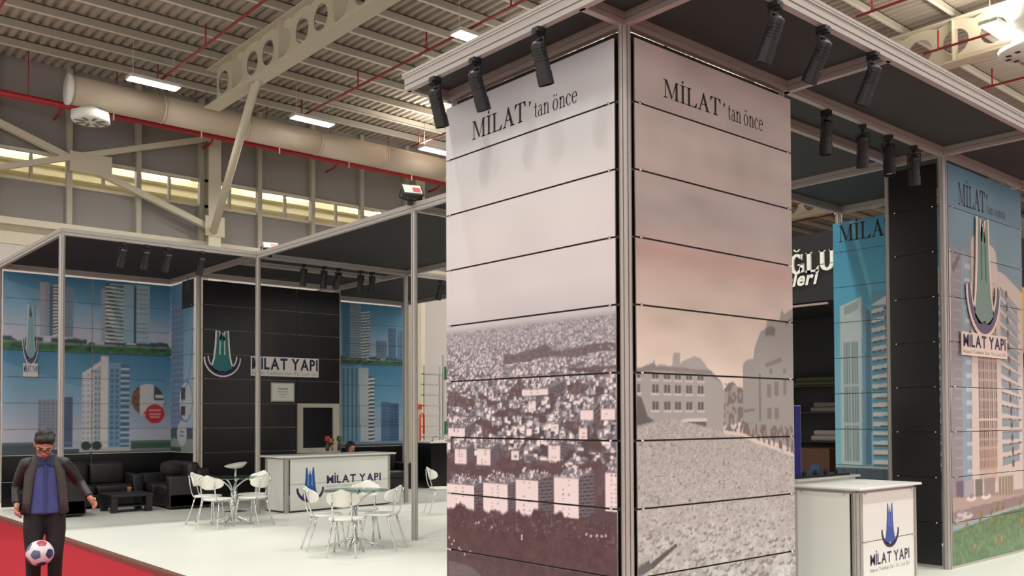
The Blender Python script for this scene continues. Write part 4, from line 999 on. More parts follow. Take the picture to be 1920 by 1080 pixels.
mb = MB(); sans_line(mb, 'İnşaat Taahhüt San. Tic. Ltd. Şti', tb[0]-ta[0], 0.034, lambda a, b: fnC(ta[0]+a, (ta[1]+tb[1])/2-0.062+b, 0.0135)); tag(mb.build('counter_lettering', GREYINK, ctr), kind='stuff')
mb = MB(); mb.box((3.55, 0.05, 1.0125), (3.85, 0.26, 1.016)); mb.one('paper_sheet', mat('pale_paper', rgb(214, 214, 204), 0.7), (3.7, 0.15, 1.0125), 'pale sheet of paper lying on the right counter', 'paper')

# ================================================================== MODEL TABLE
tbl = empty('model_table', (4.5, 1.25, 0), label='white plinth carrying the scale model, partly behind the right counter', cat='table')
mb = MB(); mb.box((3.80, 0.99, 0.02), (5.05, 1.75, 0.975)); mb.build('plinth', WHITEPANEL, tbl)
mb = MB(); mb.box((3.76, 0.95, 0.975), (5.10, 1.80, 1.0)); mb.build('plinth_top', WHITEPANEL, tbl)
mdl = empty('scale_model', (4.4, 1.3, 1.0), label='architectural scale model with a slim blue and grey tower', cat='model')
mb = MB(); mb.box((3.82, 1.0, 1.0), (4.95, 1.7, 1.02)); mb.build('base_board', BLACKP, mdl)
mb = MB(); mb.box((3.88, 1.06, 1.02), (4.02, 1.20, 1.80)); mb.build('tower_core', mat('model_grey', rgb(160, 168, 166), 0.5), mdl)
for i in range(22):
    mb = MB(); mb.box((3.87, 1.07, 1.04+i*0.0345), (3.882, 1.21, 1.055+i*0.0345)); mb.build('balcony', mat('model_green_grey', rgb(98, 118, 112), 0.5), mdl)
mb = MB(); mb.box((3.89, 1.05, 1.02), (4.0, 1.062, 1.79)); mb.build('glazed_front', mat('model_blue', rgb(44, 48, 128), 0.3), mdl)
mb = MB(); mb.box((3.89, 1.10, 1.80), (3.95, 1.16, 1.86)); mb.build('roof_block', WPLASTIC, mdl)
for x, y, h in ((4.60, 1.22, 0.10), (4.63, 1.27, 0.085)):
    mb = MB(); mb.box((x, y, 1.02), (x+0.06, y+0.05, 1.02+h)); mb.build('low_block', mat('model_light_blue', rgb(60, 100, 168), 0.3), mdl)
for i in range(9):
    x = 4.05+i*0.09; y = 1.05+0.12*((i*7) % 5)/5
    mb = MB(); mb.ell((x, y, 1.045), (0.022, 0.022, 0.03), 8, 6); mb.build('model_tree', mat('model_foliage', rgb(40, 44, 36), 0.8), mdl)

# ================================================================== NEIGHBOURING BLACK STAND
nb = empty('neighbour_stand', (10.6, 4.8, 0), label='black neighbouring stand with white lettering, seen right of the rubble print', cat='stand')
NBK = mat('matt_black_wall', rgb(28, 28, 30), 0.7)
mb = MB(); mb.box((10.0, 2.2, 3.80), (10.3, 9.0, 5.0)); mb.build('sign_fascia', NBK, nb)
mb = MB(); mb.box((12.6, 2.2, 0), (12.8, 9.0, 3.8)); mb.build('rear_wall', NBK, nb)
mb = MB(); mb.box((10.0, 2.2, 0), (12.8, 2.35, 3.8)); mb.build('side_wall', NBK, nb); mb = MB(); mb.box((10.0, 8.85, 0), (12.8, 9.0, 3.8)); mb.build('side_wall', NBK, nb)
mb = MB(); mb.box((10.0, 2.2, 3.76), (12.8, 9.0, 3.80)); mb.build('ceiling_board', NBK, nb)
mb = MB(); mb.box((9.95, 2.2, -0.0), (12.8, 9.0, 0.03)); mb.build('floor_board', NBK, nb)
fnN = planeX(10.0)
mb = MB(); 
for q in serif_line('ĞLU', 0.92, 0.36, 0.25, 0.10): mb.prism([((4.925, 4.300)[0]-a, (4.925, 4.300)[1]+b) for a, b in q], fnN, 0.0, 0.035)
fix_normals(mb.build('sign_letter', WPLASTIC, nb).data)
n0 = (5.040, 4.085)
mb = MB(); sans_line(mb, 'nleri', 0.66, 0.24, lambda a, b: fnN(n0[0]-a, n0[1]+b, 0.03), 0.035, 0.09, 0.25); mb.build('sign_letter', WPLASTIC, nb)
mb = MB(); mb.box((10.02, 4.2, 3.70), (10.08, 4.95, 3.735)); mb.build('strip_light_fitting', mat('strip_cover', rgb(176, 158, 150), 0.4), nb)
mb = MB(); mb.box((11.5, 5.05, 0.03), (12.2, 6.1, 1.05)); mb.one('storage_box', mat('brown_cardboard', rgb(92, 62, 44), 0.8), (11.85, 5.55, 0.03), 'brown box inside the black stand', 'box')
sh = empty('display_shelf', (12.4, 5.2, 0.03), label='dark shelf with folded goods inside the black stand', cat='shelf')
mb = MB()
for z in (1.15, 1.75, 2.3): mb.box((12.2, 4.6, z), (12.58, 6.6, z+0.03))
mb.box((12.2, 4.56, 0.03), (12.58, 4.6, 2.5)); mb.box((12.2, 6.6, 0.03), (12.58, 6.64, 2.5)); mb.build('shelf_frame', mat('dark_wood', rgb(40, 32, 28), 0.6), sh)
for (y0, y1, z, h, c, lab) in ((5.2, 5.9, 1.18, 0.22, (150, 140, 134), 'pale folded cloth on the lowest shelf in the black stand'), (5.0, 5.9, 1.78, 0.2, (112, 104, 100), 'grey folded cloth on the middle shelf in the black stand'), (5.3, 6.3, 2.33, 0.18, (66, 70, 44), 'olive folded cloth on the top shelf in the black stand')):
    mb = MB(); mb.rbox((12.22, y0, z), (12.52, y1, z+h*0.5), 0.04, 2); mb.rbox((12.23, y0+0.05, z+h*0.5), (12.5, y1-0.06, z+h), 0.04, 2)
    mb.one('folded_cloth', mat('cloth_%d' % c[0], rgb(*c), 0.9), (12.37, (y0+y1)/2, z), lab, 'cloth', 'folded cloths on the shelf')
# stand at the far right edge of the picture
ys = empty('neighbour_stand', (17, 1.2, 0), label='stand with a yellow board beyond the right-hand tower, at the right edge', cat='stand')
mb = MB(); mb.box((16.0, -1.5, 0.0), (16.15, 3.8, 3.0)); mb.build('dark_wall', mat('brown_black_wall', rgb(52, 40, 34), 0.6), ys)
mb = MB(); mb.box((15.9, -1.5, 3.02), (16.0, 3.22, 4.4)); mb.build('yellow_board', mat('yellow_board', rgb(222, 176, 52), 0.5), ys)
mb = MB(); mb.box((15.95, -1.5, 4.45), (16.1, 3.8, 5.15)); mb.build('dark_fascia', NBK, ys)
mb = MB(); mb.box((15.85, 2.2, 2.45), (15.95, 3.3, 2.7)); mb.build('orange_strip', mat('orange_board', rgb(196, 120, 52), 0.5), ys)
# ================================================================== LEFT BOOTH FRAME
lf = empty('booth_frame', (2.28, 10.8, 0), label='tall aluminium post-and-beam frame with black fabric over the left booth', cat='frame')
FAB2 = mat('black_stretch_fabric', rgb(30, 30, 33), 0.8, 0, 0.1, 1.0)
X0, X1, X2, X3 = -0.97, 2.28, 5.48, 8.2; Y0, Y1, Y2, Y3 = 5.96, 10.8, 13.62, 14.95
for x, y in ((X0, Y1), (X1, Y0), (X1, Y1), (X2-0.03, Y1), (X0, Y3), (X1+0.07, Y2), (X2+0.08, Y2), (X3, Y3), (X3, Y1)): post(lf, x, y)
for p, q in (((X0, Y1), (X3, Y1)), ((X0, Y1), (X0, Y3)), ((X0, Y3), (X1, Y3)), ((X1, 2.3), (X1, Y2)), ((X1, Y2), (X2+0.08, Y2)), ((X2, 4.0), (X2, Y2)), ((X2, Y3), (X3, Y3)), ((X3, Y1), (X3, Y3)), ((X1, Y0), (X2, Y0)), ((X1, 11.65), (X2, 11.65)), ((X1, Y2), (X1, Y3)), ((X2+0.08, Y2), (X2+0.08, Y3)), ((X3, Y1), (12.5, Y1))): beam(lf, p, q)
for q in ((X0, Y1, X1, Y3), (X1, Y0, X2, Y1), (X1, 3.0, X2, Y0), (X1, Y1, X2, Y2), (X2, Y1, X3, Y3)): sheet(lf, *q, 4.648, FAB2)
# ================================================================== BLUE PRINT WALLS OF THE LEFT BOOTH
def sky(cv, z0, z1):
    cv.vgrad([(z0, (178, 184, 198)), (z0+0.25*(z1-z0), (184, 188, 202)), (z0+0.6*(z1-z0), (112, 160, 190)), (z1, (64, 124, 160))], (cv.Z >= z0) & (cv.Z <= z1))
    t_ = (cv.G-cv.h0)/(cv.h1-cv.h0); cv.blend((cv.Z >= z0) & (cv.Z <= z1) & (cv.Z < z1-(z1-z0)*(0.1+0.55*t_)), (170, 190, 214), 0.25)
def lawn(cv, z0, h):
    m = (cv.Z >= z0) & (cv.Z < z0+h+0.02*np.sin(cv.G*5)); cv.blend(m, (52, 104, 66)); cv.a = np.where(m[..., None], cv.a*(0.8+0.4*cv.noise(0.06, 0.03, 3))[..., None], cv.a)
    rg = np.random.default_rng(4)
    for i in range(26): cv.ellipse(rg.uniform(cv.h0, cv.h1), z0+h*rg.uniform(0.3, 1.0), rg.uniform(0.03, 0.07), rg.uniform(0.02, 0.045), (34, 66, 48))
    cv.blend((cv.Z > z0+h) & (cv.Z < z0+h+0.05+0.05*cv.noise(0.12, 1, 5)) & (cv.noise(0.2, 1, 6) > 0.35), (44, 58, 66), 0.85)
    cv.blend((cv.Z > z0+h*0.75) & (cv.Z < z0+h*0.95), (150, 160, 160), 0.5)
cv = Canvas(-0.95, 2.30, 1.0, 4.5, 0.016)
sky(cv, 3.0, 4.5); sky(cv, 1.0, 3.0); lawn(cv, 3.0, 0.20)
# upper: two curved towers
a = (-0.290, 4.323); b = (0.266, 3.310)
cv.rect((-0.279, 2.784)[0], b[1], (-0.118, 2.790)[0], (-0.291, 4.344)[1], (156, 160, 172)); cv.rect((-0.118, 2.790)[0], b[1], (-0.051, 2.792)[0], (-0.290, 4.292)[1], (74, 104, 136))
cv.bands((-0.051, 2.792)[0], b[1], (0.133, 2.799)[0], (-0.062, 4.344)[1], (206, 208, 210), (78, 92, 108), 16, 0.5, 0.12); cv.rect((0.133, 2.799)[0], b[1], (0.319, 2.806)[0], (0.250, 4.300)[1], (120, 140, 162))
for i in range(5): cv.rect((-0.260, 2.785)[0]+0.035*i, b[1], (-0.260, 2.785)[0]+0.035*i+0.01, (-0.290, 4.302)[1], (126, 134, 150))
zb2 = (1.381, 3.250)[1]; zt2 = (1.374, 4.424)[1]
cv.rect((0.851, 2.826)[0], zb2, (0.944, 2.829)[0], zt2-0.1, (150, 164, 176)); cv.bands((0.933, 2.829)[0], zb2, (1.288, 2.842)[0], zt2, (208, 212, 212), (66, 84, 92), 15, 0.5, -0.05)
cv.rect((1.110, 2.835)[0], zb2, (1.267, 2.841)[0], zt2-0.05, (120, 160, 168), 0.35); cv.rect((1.288, 2.842)[0], zb2, (1.490, 2.849)[0], zt2+0.02, (140, 176, 194)); cv.rect((1.490, 2.849)[0], zb2, (1.533, 2.851)[0], zt2-0.02, (60, 76, 92)); cv.rect((1.533, 2.851)[0], zb2, (1.804, 2.861)[0], zt2+0.03, (160, 184, 196))
for i in range(14): cv.rect((1.554, 2.852)[0], zb2+0.1*i, (1.782, 2.860)[0], zb2+0.1*i+0.03, (128, 152, 168))
# lower: big white block, grey block, inset picture and red bubble
zl = (0.975, 1.043)[1]
cv.rect((-0.307, 2.783)[0], 1.14, (0.084, 2.797)[0], (-0.302, 2.083)[1], (138, 148, 166)); cv.rect((0.084, 2.797)[0], 1.14, (0.319, 2.806)[0], (0.167, 2.119)[1], (74, 96, 132))
cv.facade((-0.298, 2.783)[0], 1.16, (0.074, 2.797)[0], (-0.302, 2.062)[1], (142, 152, 170), (112, 122, 144), 14, 5)
cv.facade((0.497, 2.813)[0], zl, (0.729, 2.821)[0], (0.559, 2.623)[1], (200, 202, 206), (150, 156, 166), 15, 3, 0.4, 0.4)
cv.facade((0.729, 2.821)[0], zl, (0.851, 2.826)[0], (0.759, 2.801)[1], (176, 182, 190), (120, 132, 150), 16, 2, 0.6, 0.6)
cv.rect((0.851, 2.826)[0], zl, (0.995, 2.831)[0], (0.963, 2.959)[1], (212, 212, 212)); cv.poly([(0.499, 2.600), (0.994, 2.961), (0.995, 2.853), (0.499, 2.537)], (206, 206, 208))
cv.rect((0.995, 2.831)[0], zl, (1.235, 2.840)[0], (1.068, 2.834)[1], (116, 156, 186)); cv.bands((1.235, 2.840)[0], zl, (1.415, 2.846)[0], (1.278, 2.798)[1], (178, 194, 204), (70, 106, 138), 15, 0.4)
cv.facade((1.016, 2.832)[0], zl, (1.214, 2.839)[0], (1.068, 2.725)[1], (112, 152, 182), (74, 112, 146), 16, 2, 0.4, 0.6)
cv.rect(-0.95, 1.0, 2.3, 1.10, (70, 84, 96)); cv.rect((0.457, 2.811)[0], 1.04, (1.447, 2.848)[0], 1.12, (190, 188, 184)); cv.rect((1.436, 2.847)[0], 1.08, 2.3, 1.24, (58, 92, 74)); cv.rect((1.436, 2.847)[0], 1.03, 2.3, 1.09, (120, 130, 134))
cv.rect(-0.95, 1.10, (-0.317, 2.783)[0], 1.24, (64, 84, 84)); cv.rect(-0.95, 1.2, 2.3, 1.24, (150, 160, 178), 0.3)
for px in ((0.577, 2.816)[0], (0.780, 2.823)[0]): cv.ellipse(px, 1.16, 0.10, 0.09, (44, 58, 56))
ic = (1.786, 2.084); cv.ellipse(ic[0], ic[1], 0.33, 0.33, (206, 206, 206)); m = ((cv.G-ic[0])/0.33)**2+((cv.Z-ic[1])/0.33)**2 < 1
cv.blend(m & (cv.G < ic[0]-0.17), (126, 92, 60)); cv.blend(m & (cv.G > ic[0]+0.12) & (cv.Z > ic[1]), (70, 66, 66)); cv.blend(m & (cv.G > ic[0]+0.15) & (cv.Z > ic[1]+0.05) & (cv.Z < ic[1]+0.1), (206, 206, 206))
cv.blend((cv.noise(0.03, 0.03, 9) > 0.6) & m & (cv.G < ic[0]-0.17), (74, 50, 36))
bc = (1.930, 1.796); cv.ellipse(bc[0], bc[1], 0.20, 0.20, (196, 40, 56)); cv.poly([(bc[0]-0.25, bc[1]+0.02), (bc[0]-0.1, bc[1]+0.1), (bc[0]-0.1, bc[1]-0.08)], (196, 40, 56))
for i in range(3): cv.rect(bc[0]-0.12+0.02*(i == 2), bc[1]+0.055-0.07*i, bc[0]+0.12-0.02*(i == 2), bc[1]+0.085-0.07*i, (232, 200, 204), 0.75)
CVW = cv
bw = empty('print_wall', (0.66, 14.9, 0), label='wide blue print wall with high-rises and lawn behind the black sofas', cat='display wall')
fnW = planeY(14.88); ZW = [1.0+0.5*i for i in range(8)]
for a, b in zip(ZW[:-1], ZW[1:]):
    for p, q in ((-0.92, 0.675), (0.69, 2.27)): print_panel('print_panel', CVW, p, q, a+0.004, b-0.004, fnW, bw, 0.018)
for z in ZW[1:-1]: rail(bw, fnW, -0.9, 2.25, z, 0.01); clip_pair(bw, fnW, -0.86, 0.64, z, (0, -1, 0)); clip_pair(bw, fnW, 0.73, 2.2, z, (0, -1, 0))
for a, b in ((0.03, 0.5), (0.5, 1.0)):
    for p, q in ((-0.92, 0.675), (0.69, 2.27)): mb = MB(); mb.box((p, 14.868, a+0.003), (q, 14.88, b-0.003)); mb.build('black_panel', BLACKPANEL, bw)
post(bw, 0.683, 14.93, 0, 4.5, 0.035)
# emblem sign on the blue wall
es = empty('emblem_sign', (-0.5, 14.86, 2.45), label='pale teal emblem sign with a name plate on the blue wall at the left', cat='sign')
e0 = (-0.448, 2.757); e1 = (-0.456, 3.896)
emblem(es, planeY(14.85), e0[0], e0[1], 0.135/0.93, e1[1]-e0[1], 1, mat('pale_teal_film', rgb(120, 158, 166), 0.4), mat('slate_film', rgb(70, 78, 104), 0.4), mat('pale_sign_board', rgb(206, 208, 208), 0.5), None, 0.0, 0.01)
q0 = (-0.576, 2.508); q1 = (-0.317, 2.762)
mb = MB(); mb.prism(R4(q0[0], q0[1], q1[0], q1[1]), planeY(14.85), 0, 0.012); mb.build('name_plate', mat('pale_sign_board', rgb(206, 208, 208), 0.5), es)
mb = MB(); sans_line(mb, 'MİLAT YAPI', (q1[0]-q0[0])*0.92, 0.12, lambda a, b: planeY(14.85)(q0[0]+0.015+a, q0[1]+0.09+b, 0.0145), 0.02); mb.build('plate_lettering', mat('slate_film', rgb(70, 78, 104), 0.4), es)
# side wall between blue wall and black kiosk
cv = Canvas(13.6, 14.95, 1.0, 4.5, 0.016)
sky(cv, 1.0, 4.5); cv.blend(cv.Z < 9, (150, 190, 214), 0.35)
cv.rect((14.552, 2.862)[0], 1.3, (14.969, 2.882)[0], (14.773, 4.054)[1], (140, 150, 178)); cv.rect((14.177, 2.844)[0], 1.3, (14.552, 2.862)[0], (14.395, 4.352)[1], (110, 150, 184)); cv.facade((14.206, 2.845)[0], 1.3, (14.938, 2.881)[0], (14.772, 3.998)[1], (126, 148, 178), (92, 116, 150), 22, 5, 0.5, 0.5)
cv.rect(13.6, 1.25, 14.95, 1.5, (60, 84, 96)); cv.rect(13.6, 1.0, 14.95, 1.28, (150, 156, 158)); cv.rect(14.3, 1.0, 14.95, 1.1, (52, 96, 62))
c1 = (14.056, 2.052); 
for rr, cc in ((1.0, (70, 110, 160)), (0.93, (190, 202, 212))): cv.ellipse(c1[0], c1[1], 0.36*rr, 0.42*rr, cc)
cv.rect(c1[0]+0.02, c1[1]+0.02, c1[0]+0.24, c1[1]+0.28, (84, 74, 70)); cv.rect(c1[0]+0.02, c1[1]-0.3, c1[0]+0.24, c1[1]-0.1, (74, 62, 60))
c2 = (14.246, 1.386); cv.ellipse(c2[0], c2[1], 0.26, 0.26, (196, 200, 204)); 
for i in range(2): cv.rect(c2[0]-0.12, c2[1]+0.02-0.08*i, c2[0]+0.12, c2[1]+0.05-0.08*i, (120, 124, 130))
for i in range(40):
    tq = i/39; cv.ellipse(13.72+0.5*tq**2, 3.3-1.25*tq, 0.012, 0.02, (60, 100, 150))
CVS = cv
sw = empty('print_wall', (2.28, 14.3, 0), label='narrow blue print wall turned sideways, left of the black logo wall', cat='display wall')
fnS = planeX(2.27)
for a, b in zip(ZW[:-1], ZW[1:]): print_panel('print_panel', CVS, 13.68, 14.85, a+0.004, b-0.004, fnS, sw, 0.018)
for a, b in ((0.03, 0.5), (0.5, 1.0)): mb = MB(); mb.box((2.258, 13.68, a+0.003), (2.27, 14.85, b-0.003)); mb.build('black_panel', BLACKPANEL, sw)
for z in ZW[1:-1]: rail(sw, fnS, 13.68, 14.85, z, 0.01); clip_pair(sw, fnS, 13.74, 14.78, z, (-1, 0, 0))
po = empty('hanging_poster', (2.25, 13.95, 3.4), label='small dark poster with an emblem on the narrow sideways wall', cat='poster')
s0 = (14.247, 3.949); s1 = (13.639, 4.518)
mb = MB(); mb.prism(R4(s1[0], s0[1], s0[0], s1[1]), fnS, 0.014, 0.018); fix_normals(mb.build('poster_sheet', mat('charcoal_poster', rgb(48, 50, 58), 0.6), po).data)
emblem(po, planeX(2.27), (s0[0]+s1[0])/2, s0[1]+0.33, 0.10, 0.30, -1, mat('dim_teal', rgb(66, 84, 92), 0.6), mat('dim_slate', rgb(74, 76, 88), 0.6), None, None, 0.019, 0.003)
# right blue wall
cv = Canvas(5.55, 8.2, 1.0, 4.5, 0.016)
sky(cv, 3.0, 4.5); sky(cv, 1.0, 3.0); cv.blend(cv.Z < 9, (60, 130, 170), 0.25); lawn(cv, 3.0, 0.14)
zt = (6.667, 4.520)[1]
cv.rect((6.386, 3.030)[0], 3.16, (6.593, 3.037)[0], zt-0.05, (60, 112, 148)); cv.bands((6.593, 3.037)[0], 3.16, (6.922, 3.049)[0], zt, (150, 164, 172), (84, 112, 128), 22, 0.5); cv.rect((6.712, 3.042)[0], 3.16, (6.847, 3.047)[0], zt, (120, 140, 152), 0.6); cv.bands((6.922, 3.049)[0], 3.16, (7.166, 3.058)[0], zt-0.2, (190, 198, 200), (50, 80, 104), 16, 0.5, 0.15)
cv.facade((7.351, 3.065)[0], 3.16, (7.663, 3.077)[0], (7.507, 3.616)[1], (104, 124, 146), (70, 92, 118), 9, 5); cv.facade((7.695, 3.078)[0], 3.16, (7.934, 3.087)[0], (7.823, 3.941)[1], (84, 116, 146), (54, 82, 114), 11, 4); cv.facade((7.966, 3.088)[0], 3.16, (8.175, 3.096)[0], (8.063, 3.902)[1], (96, 140, 172), (60, 96, 128), 11, 3)
zt = (6.667, 2.962)[1]
cv.poly([(6.372, 2.952), (6.667, 2.936), (6.907, 3.023), (6.907, 1.069), (6.373, 1.080)], (112, 150, 172))
for i in range(4): cv.rect((6.401, 3.030)[0]+0.12*i, 1.12, (6.401, 3.030)[0]+0.12*i+0.045, zt-0.05, (64, 104, 132))
cv.poly([(6.847, 2.916), (7.120, 2.925), (7.149, 1.064), (6.907, 1.069)], (176, 188, 194)); cv.bands((7.120, 3.057)[0], 1.1, (7.304, 3.063)[0], (7.212, 2.718)[1], (206, 208, 208), (52, 72, 92), 17, 0.5, 0.1)
cv.facade((7.491, 3.070)[0], 1.12, (7.742, 3.080)[0], (7.584, 2.090)[1], (86, 116, 150), (52, 78, 112), 13, 4); cv.facade((7.742, 3.080)[0], 1.12, (8.014, 3.090)[0], (7.900, 2.066)[1], (70, 104, 142), (44, 72, 106), 13, 4)
cv.rect(5.55, 1.0, 8.2, 1.12, (120, 142, 160)); cv.rect(5.55, 1.0, 8.2, 1.05, (60, 70, 80))
CVR = cv
rw = empty('print_wall', (6.9, 14.9, 0), label='blue print wall with high-rises, right of the black logo wall', cat='display wall')
for a, b in zip(ZW[:-1], ZW[1:]): print_panel('print_panel', CVR, 5.60, 8.13, a+0.004, b-0.004, fnW, rw, 0.018)
for a, b in ((0.03, 0.5), (0.5, 1.0)): mb = MB(); mb.box((5.60, 14.868, a+0.003), (8.13, 14.88, b-0.003)); mb.build('black_panel', BLACKPANEL, rw)
for z in ZW[1:-1]: rail(rw, fnW, 5.6, 8.13, z, 0.01)
# ================================================================== BLACK KIOSK WITH THE SIGN
kw = empty('logo_wall', (3.95, 13.62, 0), label='tall black panelled wall carrying the emblem and name sign', cat='display wall')
fnK = planeY(13.58)
ZK = [0.03]+[0.5*i for i in range(1, 9)]+[4.5]
KX = (2.41, 4.50, 5.56)
for a, b in zip(ZK[:-1], ZK[1:]):
    for p, q in zip(KX[:-1], KX[1:]): mb = MB(); mb.box((p+0.006, 13.568, a+0.004), (q-0.006, 13.58, b-0.004)); mb.build('black_panel', BLACKPANEL, kw)
for z in ZK[1:-1]:
    mb = MB(); mb.box((2.4, 13.566, z-0.005), (5.56, 13.60, z+0.005)); mb.build('joint_rail', mat('steel_joint', rgb(120, 112, 108), 0.4, 0.6), kw)
    clip_pair(kw, fnK, 2.48, 4.44, z, (0, -1, 0)); clip_pair(kw, fnK, 4.57, 5.49, z, (0, -1, 0))
post(kw, 4.50, 13.64, 0, 4.5, 0.035)
mb = MB(); mb.box((5.57, 13.62, 0.03), (5.585, 14.9, 4.5)); mb.build('side_panel', BLACKPANEL, kw)
sg = empty('company_sign', (3.6, 13.56, 2.6), label='emblem and name sign on the black wall above the left counter', cat='sign')
k0 = (2.810, 2.551); k1 = (2.773, 3.466); kl = (2.418, 2.820); kr = (3.211, 2.827)
TEAL = mat('teal_film', rgb(32, 116, 116), 0.4)
emblem(sg, fnK, (kl[0]+kr[0])/2, k0[1]+0.02, (kr[0]-kl[0])/2/1.0, k1[1]-k0[1], 1, TEAL, NAVY, WHITEINK, mat('white_teal_film', rgb(190, 210, 200), 0.4), 0.02, 0.01)
s0 = (3.435, 2.556); s1 = (5.018, 2.998)
mb = MB(); mb.prism(R4(s0[0], s0[1]+0.03, s1[0], s1[1]), fnK, 0.02, 0.032); mb.build('name_plate', WHITEINK, sg)
hp = s1[1]-s0[1]-0.03
mb = MB(); sans_line(mb, 'MİLAT YAPI', (s1[0]-s0[0])*0.97, hp*0.55, lambda a, b: fnK(s0[0]+0.025+a, s0[1]+0.03+hp*0.36+b, 0.0345), 0.03); mb.build('sign_lettering', NAVY, sg)
mb = MB(); sans_line(mb, 'İnşaat Taahhüt San. Tic. Ltd. Şti', (s1[0]-s0[0])*0.95, hp*0.15, lambda a, b: fnK(s0[0]+0.03+a, s0[1]+0.03+hp*0.09+b, 0.0345)); tag(mb.build('sign_lettering', GREYINK, sg), kind='stuff')
ce = empty('certificate', (4.17, 13.55, 2.05), label='white framed certificate on the black wall below the name sign', cat='certificate')
c0 = (3.893, 2.048); c1 = (4.439, 2.456)
mb = MB(); mb.prism(R4(c0[0], c0[1], c1[0], c1[1]), fnK, 0.014, 0.03); mb.build('frame', mat('silver_frame', rgb(176, 172, 164), 0.4), ce)
mb = MB(); mb.prism(R4(c0[0]+0.025, c0[1]+0.025, c1[0]-0.025, c1[1]-0.025), fnK, 0.03, 0.033); mb.build('sheet', mat('certificate_paper', rgb(222, 222, 214), 0.5), ce)
mb = MB(); cm = (c0[0]+c1[0])/2
for i, (w_, h_) in enumerate(((0.22, 0.03), (0.26, 0.014), (0.20, 0.014), (0.10, 0.014))): mb.flat(R4(cm-w_/2, c1[1]-0.15-0.055*i, cm+w_/2, c1[1]-0.15-0.055*i+h_), fnK, 0.0345)
mb.build('print_lines', GREYINK, ce)
mo = empty('wall_screen', (5.02, 13.52, 0.9), label='dark screen in a wide pale frame on the black wall behind the counter', cat='screen')
m0 = (4.504, 0.935); m1 = (5.513, 2.015)
mb = MB(); a = 0.09
for q in (R4(m0[0], m0[1], m0[0]+a+0.03, m1[1]), R4(m1[0]-a-0.06, m0[1], m1[0], m1[1]), R4(m0[0]+a+0.03, m1[1]-a, m1[0]-a-0.06, m1[1]), R4(m0[0]+a+0.03, m0[1], m1[0]-a-0.06, m0[1]+a+0.02)): mb.prism(q, fnK, 0.014, 0.07)
mb.build('frame', mat('pale_beige_frame', rgb(176, 172, 160), 0.5), mo)
mb = MB(); mb.prism(R4(m0[0]+a, m0[1]+a, m1[0]-a, m1[1]-a+0.02), fnK, 0.014, 0.03); mb.build('screen', mat('dark_screen', rgb(24, 24, 30), 0.2), mo)
# ================================================================== LEFT COUNTER
ang = math.atan2(0.22, 2.3)
lc = empty('counter', (2.71, 10.55, 0), ang, label='long white reception counter with blue emblem in front of the black wall', cat='counter')
CW, CD = 2.30, 0.62
def lpost(parent, x, y, z1, r=0.045):
    mb = MB(); mb.rings([[(x+r*a, y+r*b, z) for a, b in POSTPROF] for z in (0, z1)], True, True, False); return mb.build('post', ALU, parent, True)
for x, y in ((0, 0), (CW, 0), (0, CD), (CW, CD)): lpost(lc, x, y, 0.955)
fnD = planeY(-0.02)
for z0, z1 in ((0.03, 0.496), (0.504, 0.95)): mb = MB(); mb.box((0.06, -0.032, z0), (CW, -0.02, z1)); mb.build('front_panel', WHITEPANEL, lc, True)
mb = MB(); mb.box((-0.032, 0.06, 0.03), (-0.02, CD-0.05, 0.95)); mb.build('side_panel', WHITEPANEL, lc, True)
mb = MB(); mb.box((CW+0.02, 0.05, 0.03), (CW+0.032, CD-0.05, 0.95)); mb.build('side_panel', WHITEPANEL, lc, True)
mb = MB(); mb.box((0, -0.035, 0.0), (CW, -0.01, 0.03)); mb.box((-0.035, 0, 0.0), (-0.01, CD, 0.03)); mb.build('base_rail', RAILM, lc, True)
mb = MB(); mb.box((-0.02, -0.025, 0.95), (CW+0.02, 0.025, 0.985)); mb.box((-0.02, CD-0.02, 0.95), (CW+0.02, CD+0.02, 0.985)); mb.box((-0.025, 0, 0.95), (0.025, CD, 0.985)); mb.build('top_rail', ALU, lc, True)
mb = MB(); mb.rbox((-0.16, -0.12, 0.985), (CW+0.12, CD+0.1, 1.015), 0.01, 2); mb.build('counter_top', WHITEPANEL, lc, True)
mb = MB(); mb.box((0.06, -0.03, 0.497), (CW, -0.024, 0.503)); mb.build('joint_rail', RAILM, lc, True)
DBLUE = mat('deep_blue_print', rgb(30, 84, 158), 0.45)
d0 = (0.446, 0.160); d1 = (0.468, 0.798); dl = (0.187, 0.379); 
emblem(lc, fnD, d0[0]+0.03, d0[1], (d0[0]+0.03-dl[0])/0.9, d1[1]-d0[1], 1, DBLUE, DNAVY, None, mat('pale_blue_print', rgb(112, 160, 214), 0.45), 0.0125, 0.003, True)
t0 = (0.840, 0.487); t1 = (2.096, 0.482); t2 = (0.840, 0.615)
mb = MB(); sans_line(mb, 'MİLAT YAPI', t1[0]-t0[0], t2[1]-t0[1]+0.01, lambda a, b: fnD(t0[0]+a, (t0[1]+t1[1])/2+b, 0.0135), 0.03); mb.build('counter_lettering', NAVY, lc, True)
mb = MB(); sans_line(mb, 'İnşaat Taahhüt San. Tic. Ltd. Şti', (t1[0]-t0[0])*0.98, 0.04, lambda a, b: fnD(t0[0]+a, (t0[1]+t1[1])/2-0.075+b, 0.0135)); tag(mb.build('counter_lettering', GREYINK, lc, True), kind='stuff')
